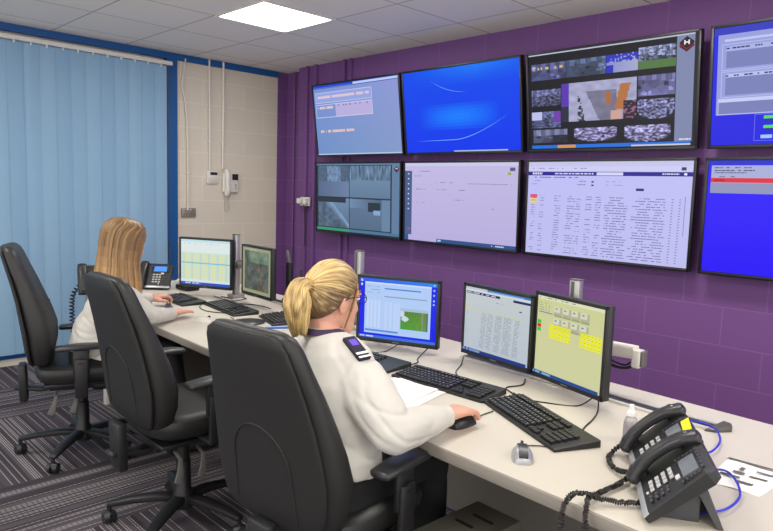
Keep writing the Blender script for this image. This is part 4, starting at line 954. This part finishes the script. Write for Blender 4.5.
def person(name, label, J):
    org = V(J['pelvis'][0], J['pelvis'][1], 0)
    pel, ch, nk, hd = V(J['pelvis']), V(J['chest']), V(J['neck']), V(J['head'])
    R = V(J['right']).normalized()   # body right
    shR, shL, elR, elL, wrR, wrL = [V(J[k]) for k in ('shR', 'shL', 'elR', 'elL', 'wrR', 'wrL')]
    ft = J['face']; fz = V(ft).normalized(); up = V(J.get('headup', (0, 0, 1))); x = fz.cross(up).normalized(); up = x.cross(fz)
    HM = Matrix(((x.x, fz.x, up.x, hd.x), (x.y, fz.y, up.y, hd.y), (x.z, fz.z, up.z, hd.z), (0, 0, 0, 1)))
    body = MB(); head(body, HM); fat = J.get('fat', 1.0)
    mid = pel.lerp(ch, .5)
    nb = HM @ V(0, -.03, -.06)
    body.loft([nk-V(0, 0, .05), nk+V(0, 0, .01), nk.lerp(nb, .6), nb], [(.075, .055), (.052, .05), (.05, .052), (.05, .055)], hint=R, n=16, round_ends=False)
    body.loft([pel, mid, ch, nk-V(0, 0, .04)], [(.15*fat, .11*fat), (.13*fat, .10*fat), (.14*fat, .10), (.10, .07)], hint=R, n=18)
    for s, e, w in ((shR, elR, wrR), (shL, elL, wrL)):
        body.loft([ch.lerp(s, .55)+V(0, 0, .02), s, s.lerp(e, .5), e], [.05, .045, .042, .036], n=12); body.loft([e, e.lerp(w, .4), w], [.036, .034, .023], n=12)
    hand(body, wrR, J['hR'], (0, 0, 1), 1, J.get('cR', .5)); hand(body, wrL, J['hL'], J.get('uL', (0, 0, 1)), -1, J.get('cL', .5))
    legs = []
    for k in ('R', 'L'):
        hp, kn, an, to = [V(J[q+k]) for q in ('hip', 'knee', 'ank', 'toe')]; legs.append((hp, kn, an, to))
        body.loft([hp, kn, an], [.065, .05, .034], n=10); body.loft([an, an.lerp(to, .5), to], [.034, .03, .025], n=10)
    P = remesh(body, name, skin, None, .0048, 2, org); P.location = org; tag(P, label, 'person')
    # shirt
    sh = MB()
    hem = J['hem']
    sh.loft([V(pel.x, pel.y, hem)+J.get('hemoff', V(0, 0, 0)), pel.lerp(mid, .5)+V(0, 0, .04), mid, mid.lerp(ch, .5), ch, ch.lerp(nk, .45), ch.lerp(nk, .78), nk+V(0, 0, .0)],
            [(.205*fat, .158*fat), (.20*fat, .155*fat), (.178*fat, .148*fat), (.178*fat, .145*fat), (.182*fat, .132*fat), (.168, .11), (.125, .085), (.06, .058)], hint=R, n=28, e=2.3, round_ends=False)
    ab = J.get('arm', 1)
    for s, e, w in ((shR, elR, wrR), (shL, elL, wrL)):
        sh.loft([ch.lerp(nk, .55).lerp(s, .5), s, s.lerp(e, .3), s.lerp(e, .7), e], [.075, .074*ab, .076*ab, .068*ab, .06*ab], n=18)
        d = (w-e).normalized()
        sh.loft([e, e.lerp(w, .3), e.lerp(w, .62), w-d*.03], [.06*ab, .056*ab, .047*ab, .037], n=16)
    so = remesh(sh, 'shirt', shirt_mat, P, .0072, 4, org, disp=fold(J['seed'], .0058))
    for e, w in ((elR, wrR), (elL, wrL)):
        cf = MB()
        d = (w-e).normalized(); q = w-org
        h = V(0, 0, 1)-d*d.z; h.normalize(); g = d.cross(h)
        for (t0, r0), (t1, r1) in (((-.055, .037), (-.002, .036)), ((-.002, .036), (-.004, .030)),):
            cf.rings([[q+d*t+h*r*math.cos(2*PI*j/20)+g*r*math.sin(2*PI*j/20) for j in range(20)] for t, r in ((t0, r0), (t1, r1))], cap=False)
        cf.build('cuff', shirt_mat, P, fixn=False)
    # collar
    co = MB(); nn = nk-org; axis = (nb-nk).normalized(); rs = []
    for dz, r in ((-.012, .072), (.022, .060), (.026, .064), (-.02, .082)):
        ring = []
        for j in range(24):
            a = 2*PI*j/24; g = R*math.cos(a)*r+axis.cross(R)*math.sin(a)*r*.95; ring.append(nn+axis*dz+g)
        rs.append(ring)
    co.rings(rs, cap=False).build('collar', shirt_mat, P, fixn=False)
    # trousers
    tr = MB(); tr.loft([pel-V(0, 0, .05), pel+V(0, 0, .03), V(pel.x, pel.y, hem+.03)], [(.185*fat, .15*fat), (.19*fat, .15*fat), (.17*fat, .135*fat)], hint=R, n=20, e=2.4)
    for hp, kn, an, to in legs:
        tr.loft([hp, hp.lerp(kn, .5), kn], [.098*fat, .09*fat, .074*fat], n=16); tr.loft([kn, kn.lerp(an, .5), an+V(0, 0, .02)], [.074*fat, .062, .055], n=14)
    remesh(tr, 'trousers', trouser, P, .012, 4, org, disp=fold(J['seed']+5, .003))
    for hp, kn, an, to in legs:
        s = MB(); d = (to-an); d.z = 0; d.normalize(); a = V(an.x, an.y, .045)-org
        s.loft([a-d*.05, a+d*.03, a+d*.11, a+d*.17], [(.036, .045), (.04, .045), (.042, .032), (.03, .024)], hint=(-d.y, d.x, 0), n=14, e=2.6).build('shoe', black_leather, P)
    # face
    HL = Matrix.Translation(-org) @ HM
    for s in (-1, 1):
        e = MB(HL).ell((s*.031, .083, .008), (.0125, .010, .009)).build('eye', mat('eye_white', rgb(235, 232, 228), .2), P); MB(HL).ell((s*.031, .0915, .008), (.0052, .003, .0052)).build('iris', mat('iris', rgb(60, 80, 90), .2), e)
        MB(HL).loft([(s*.014, .094, .026), (s*.032, .093, .031), (s*.05, .078, .027)], [(.003, .003), (.0035, .004), (.002, .002)], n=8).build('eyebrow', mat('brow', rgb(120, 88, 58), .8), P)
    MB(HL).ell((0, .096, -.059), (.02, .006, .004)).ell((0, .095, -.066), (.017, .0065, .0045)).build('lips', mat('lips', rgb(190, 105, 100), .4), P)
    from mathutils.bvhtree import BVHTree
    P_bvh[P.name] = BVHTree.FromPolygons([v.co.copy() for v in so.data.vertices], [tuple(p.vertices) for p in so.data.polygons])
    return P, HM, HL, org
# ---- person with ponytail
hd = V(4.105, -2.625, 1.138)
W2 = dict(pelvis=(4.175, -2.70, .575), chest=(4.185, -2.675, .885), neck=(4.13, -2.67, 1.03), head=hd, right=(.98, -.18, 0), face=(-.02, .985, -.12),
          shR=(4.325, -2.69, .92), shL=(4.01, -2.635, .935), elR=(4.455, -2.675, .795), elL=(3.88, -2.50, .785), wrR=(4.447, -2.425, .790), wrL=(3.80, -2.34, .775),
          hR=(-.05, 1, -.06), hL=(.1, 1, 0), cR=.75, cL=.3, hem=.645, fat=1.02, arm=1.12, seed=3,
          hipR=(4.27, -2.68, .575), hipL=(4.08, -2.67, .575), kneeR=(4.27, -2.30, .575), kneeL=(4.02, -2.27, .575), ankR=(4.28, -2.28, .09), ankL=(4.02, -2.22, .09), toeR=(4.28, -2.13, .04), toeL=(4.01, -2.07, .04))
P2, HM2, HL2, o2 = person('person', 'person with a blonde ponytail in a white uniform shirt, right hand on a mouse', W2)
def head_frame_dir(a, b): return a
def pulled_hair(HL, parent, dark, light, tie):
    axis = V(tie).normalized(); ux = V(1, 0, 0); uy = axis.cross(ux).normalized()*-1   # uy up
    if uy.z < 0: uy = -uy
    N, Mm = 420, 26; rs = []; rad = V(.0865, .1085, .1235); cen = V(0, -.006, .006)
    rnd = random.Random(4); st = [rnd.random() for _ in range(N)]
    def sm(j): return (st[j % N]+st[(j+1) % N]*.6+st[(j-1) % N]*.6)/2.2
    for i in range(Mm+1):
        ring = []
        for j in range(N):
            a = 2*PI*j/N; c = math.cos(a)
            rim = math.radians(86+48*max(0, c)**.8-24*max(0, -c)**1.3)
            th = rim*i/Mm+.02; d = axis*math.cos(th)+(ux*math.sin(a)+uy*math.cos(a))*math.sin(th)
            k = 1/math.sqrt((d.x/rad.x)**2+(d.y/rad.y)**2+(d.z/rad.z)**2)
            taper = 1-.10*max(0, (i/Mm-.8)/.2)**2
            k = k*taper+.0022*(sm(j)-.5)*(1 if i < Mm else 0)+.002*noise.noise(V(j*.13, i*.12, 1))
            ring.append(cen+d*k)
        rs.append(ring)
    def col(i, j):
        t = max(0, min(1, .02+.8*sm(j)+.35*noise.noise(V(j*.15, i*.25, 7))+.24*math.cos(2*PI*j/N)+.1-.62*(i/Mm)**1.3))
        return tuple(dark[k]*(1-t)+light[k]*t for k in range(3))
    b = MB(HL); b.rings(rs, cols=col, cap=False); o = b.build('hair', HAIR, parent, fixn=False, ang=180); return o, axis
D2, L2 = rgb(92, 70, 48), rgb(222, 190, 126)
hair2, ax = pulled_hair(HL2, P2, D2, L2, (.04, -.90, .28))
tie = ax*.112+V(0, -.006, .006)
MB(HL2).loft([tie+V(.018*math.cos(a), -.004, .018*math.sin(a)) for a in [2*PI*k/16 for k in range(17)]], [.005]*17, hint=(0, 1, 0), n=8).build('hair_tie', black_plastic, hair2)
rnd = random.Random(9); NN = 260; stt = [rnd.random() for _ in range(NN)]
pp = spline([tie-ax*.02, tie+ax*.018+V(0, 0, -.006), tie+ax*.034+V(0, 0, -.032), tie+ax*.032+V(-.002, 0, -.07), tie+ax*.024+V(-.002, 0, -.11), tie+ax*.016+V(.002, 0, -.148)], 6); nn_ = len(pp); rs = []
for i, p in enumerate(pp):
    f = i/(nn_-1); w = .016+.029*math.sin(min(1, f*1.55)*PI*.5) if f < .65 else .045-.022*((f-.65)/.35)**1.5
    t = (pp[min(i+1, nn_-1)]-pp[max(i-1, 0)]).normalized(); x = (V(1, 0, 0)-t*t.x).normalized(); y = t.cross(x)
    rs.append([p+x*(w*(1+.07*(stt[j]-.5)+.22*noise.noise(V(j*.06, f*5, 3)))*math.cos(2*PI*j/NN))+y*(w*.85*(1+.07*(stt[j]-.5)+.22*noise.noise(V(j*.06, f*5, 8)))*math.sin(2*PI*j/NN))+t*(.03*(stt[j]-.3)*max(0, f-.75)*4) for j in range(NN)])
def c2(i, j):
    t = max(0, min(1, .35+.6*stt[j]+.5*noise.noise(V(j*.08, i*.22, 2)))); return tuple(D2[k]*.95*(1-t)+L2[k]*t for k in range(3))
MB(HL2).rings(rs, cols=c2).build('ponytail', HAIR, hair2, fixn=False, ang=180)
# side strand before the ear
MB(HL2).loft(spline([(.066, .045, .04), (.077, .03, .01), (.077, .022, -.02), (.072, .018, -.05), (.066, .012, -.085)], 4), [(.003, .006)]*10+[(.002, .004)]*7, hint=(0, 1, 0), n=8, cols=lambda i, j: tuple(D2[k]*.75+L2[k]*.25 for k in range(3))).build('loose_strand', HAIR, hair2, fixn=False)
# glasses
g = MB(HL2)
for s in (-1, 1):
    g.loft([(s*.031+.023*math.cos(a), .106, .006+.018*math.sin(a)) for a in [2*PI*k/20 for k in range(21)]], [.0016]*21, hint=(0, 1, 0), n=6)
    g.tube([(s*.054, .105, .012), (s*.068, .06, .014), (s*.082, .0, .01), (s*.083, -.02, -.002)], .002, n=6)
g.tube([(-.008, .108, .008), (0, .11, .012), (.008, .108, .008)], .0018, n=6); g.build('glasses', black_plastic, P2)
# lanyard
def ring_band(name, nk, r, R, up, m, parent, w=.009, dip=0.0):
    b = MB(); n = 40; nk = V(nk); R = V(R).normalized(); F = V(up).cross(R).normalized()
    rs = []
    for j in range(n+1):
        a = 2*PI*j/n; d = R*math.cos(a)+F*math.sin(a); c = nk+d*r+V(0, 0, -dip*max(0, math.sin(a))**2); rs.append([c+V(0, 0, w)-d*.004, c+V(0, 0, w)+d*.000, c-V(0, 0, w)+d*.008, c-V(0, 0, w)+d*.004])
    b.rings(rs, cap=False); return b.build(name, m, parent, fixn=True)
lan = mat('lanyard_cloth', rgb(52, 30, 66), .7, var=.5, vscale=130)
ring_band('lanyard', V(4.13, -2.67, 1.05)-o2, .070, (.98, -.18, 0), (0, -.05, 1), lan, P2, dip=.05)
def epaulette(name, c, along, nrm, parent, L=.102, W=.045):
    a = V(along).normalized(); n = V(nrm); n = (n-a*n.dot(a)).normalized(); w = a.cross(n)
    def hit(q):
        h = P_bvh[parent.name].ray_cast(V(q)+n*.12, -n)[0]
        return h if h is not None else V(q)
    h0, h1 = hit(V(c)-a*L*.42), hit(V(c)+a*L*.42); a = (h1-h0).normalized(); n = (n-a*n.dot(a)).normalized(); w = a.cross(n); c = (h0+h1)/2; hm = hit(c); c = c+n*(max(0, (hm-c).dot(n))+.005)
    M = Matrix(((a.x, w.x, n.x, c[0]), (a.y, w.y, n.y, c[1]), (a.z, w.z, n.z, c[2]), (0, 0, 0, 1)))
    o = MB(M).box((0, 0, 0), (L, W, .014), bev=.005).build(name, navy, parent)
    MB(M).box((-.02, 0, .0078), (.028, W*.55, .002), bev=.0008).build('badge', purple_cloth, o)
    MB(M).box((L/2-.022, 0, .0078), (.008, W*.9, .002)).box((L/2-.006, 0, .0078), (.006, W*.9, .002)).build('white_stripe', paper_mat, o)
    return o
epaulette('epaulette', V(4.298, -2.69, 1.005)-o2, (.13, -.012, -.095), (.5, -.12, 1), P2)
epaulette('epaulette', V(4.035, -2.645, 1.02)-o2, (-.13, .02, -.06), (-.35, 0, 1), P2)
# ---- person with long hair
W1 = dict(pelvis=(2.165, -2.67, .585), chest=(2.29, -2.60, .91), neck=(2.325, -2.595, 1.04), head=(2.345, -2.575, 1.17), right=(.86, -.5, 0), face=(-.14, .97, -.2),
          shR=(2.455, -2.665, .95), shL=(2.17, -2.50, .95), elR=(2.47, -2.50, .80), elL=(1.93, -2.40, .79), wrR=(2.335, -2.315, .768), wrL=(1.885, -2.235, .785),
          hR=(-.38, .9, -.02), hL=(-.02, 1, .08), cR=.25, cL=1.3, hem=.60, fat=.84, arm=.86, seed=11,
          hipR=(2.2, -2.73, .57), hipL=(2.0, -2.66, .57), kneeR=(2.42, -2.36, .575), kneeL=(2.2, -2.26, .575), ankR=(2.45, -2.32, .09), ankL=(2.22, -2.2, .09), toeR=(2.5, -2.18, .04), toeL=(2.28, -2.06, .04))
P1, HM1, HL1, o1 = person('person', 'person with long light brown hair in a white shirt leaning over the desk', W1)
def long_hair(HL, parent, dark, light):
    rnd = random.Random(5); N = 150; st = [rnd.random() for _ in range(N+1)]
    prof = [(.132, .012, .014), (.129, .035, .045), (.118, .060, .075), (.095, .080, .100), (.06, .0895, .112), (.02, .092, .114), (-.03, .092, .112), (-.08, .094, .108), (-.13, .104, .108), (-.18, .12, .115), (-.22, .128, .118), (-.26, .122, .112), (-.285, .115, .105)]
    rs = []
    for i, (z, w, d) in enumerate(prof):
        op = 0 if z > .1 else min(1, (.1-z)/.05)      # opening angle for the face
        half = PI-op*math.radians(52)
        ring = []
        for j in range(N+1):
            a = -half+2*half*j/N   # 0 = back
            r = 1+.05*(st[j]-.5)*min(1, i/4)+.03*noise.noise(V(j*.13, i*.35, 2))
            zz = z-(.0+.05*(st[j]))*(i == len(prof)-1)+(-.03*max(0, math.cos(a)) if i > 8 else 0)
            y = -.012-d*math.cos(a)*r
            if i > 7: y += .02*(i-7)*.25
            ring.append((w*math.sin(a)*r, y, zz))
        rs.append(ring)
    def col(i, j):
        t = max(0, min(1, -.02+.28*st[j]+.35*noise.noise(V(j*.25, i*.3, 4))+.085*max(0, i-5))); return tuple(dark[k]*(1-t)+light[k]*t for k in range(3))
    b = MB(HL); b.rings(rs, closed=False, cols=col); o = b.build('hair', HAIR, parent, fixn=False, ang=180)
    s = o.modifiers.new('solid', 'SOLIDIFY'); s.thickness = .006; s.offset = -1
    return o
long_hair(HL1, P1, rgb(104, 78, 52), rgb(198, 156, 100))
epaulette('epaulette', V(2.415, -2.655, 1.03)-o1, (.13, -.075, -.05), (.3, -.25, 1), P1, L=.09)
ring_band('lanyard', V(2.325, -2.595, 1.055)-o1, .066, (.86, -.5, 0), (.1, .1, 1), lan, P1, dip=.05)

# ------------------------------------------------------------------ camera, light
sc = bpy.context.scene
f, cx, cy, cz, yaw, pit, rol = 652.974, 5.7352, -3.9802, 1.4946, .7943, .1145, .0331
Fw = V(-math.sin(yaw)*math.cos(pit), math.cos(yaw)*math.cos(pit), -math.sin(pit)); Rr = V(math.cos(yaw), math.sin(yaw), 0); U = Rr.cross(Fw)
R2 = Rr*math.cos(rol)+U*math.sin(rol); U2 = -Rr*math.sin(rol)+U*math.cos(rol)
cam = bpy.data.cameras.new('camera'); co = bpy.data.objects.new('camera', cam); C.objects.link(co)
cam.sensor_width = 36; cam.lens = f/773*36; cam.clip_start = .05; cam.clip_end = 60
co.matrix_world = Matrix(((R2.x, U2.x, -Fw.x, cx), (R2.y, U2.y, -Fw.y, cy), (R2.z, U2.z, -Fw.z, cz), (0, 0, 0, 1)))
sc.camera = co
w = bpy.data.worlds.new('world'); sc.world = w; w.use_nodes = True
w.node_tree.nodes['Background'].inputs[0].default_value = (1, .97, .94, 1); w.node_tree.nodes['Background'].inputs[1].default_value = 2.3
for x, y in LIGHTS:
    ld = bpy.data.lights.new('panel_lamp', 'AREA'); ld.energy = 19; ld.size = .55; ld.color = (1, .955, .89)
    lo = bpy.data.objects.new('panel_lamp', ld); C.objects.link(lo); lo.location = (x, y, CZ-.02)
sc.view_settings.view_transform = 'Standard'; sc.view_settings.look = 'None'; sc.view_settings.exposure = 0
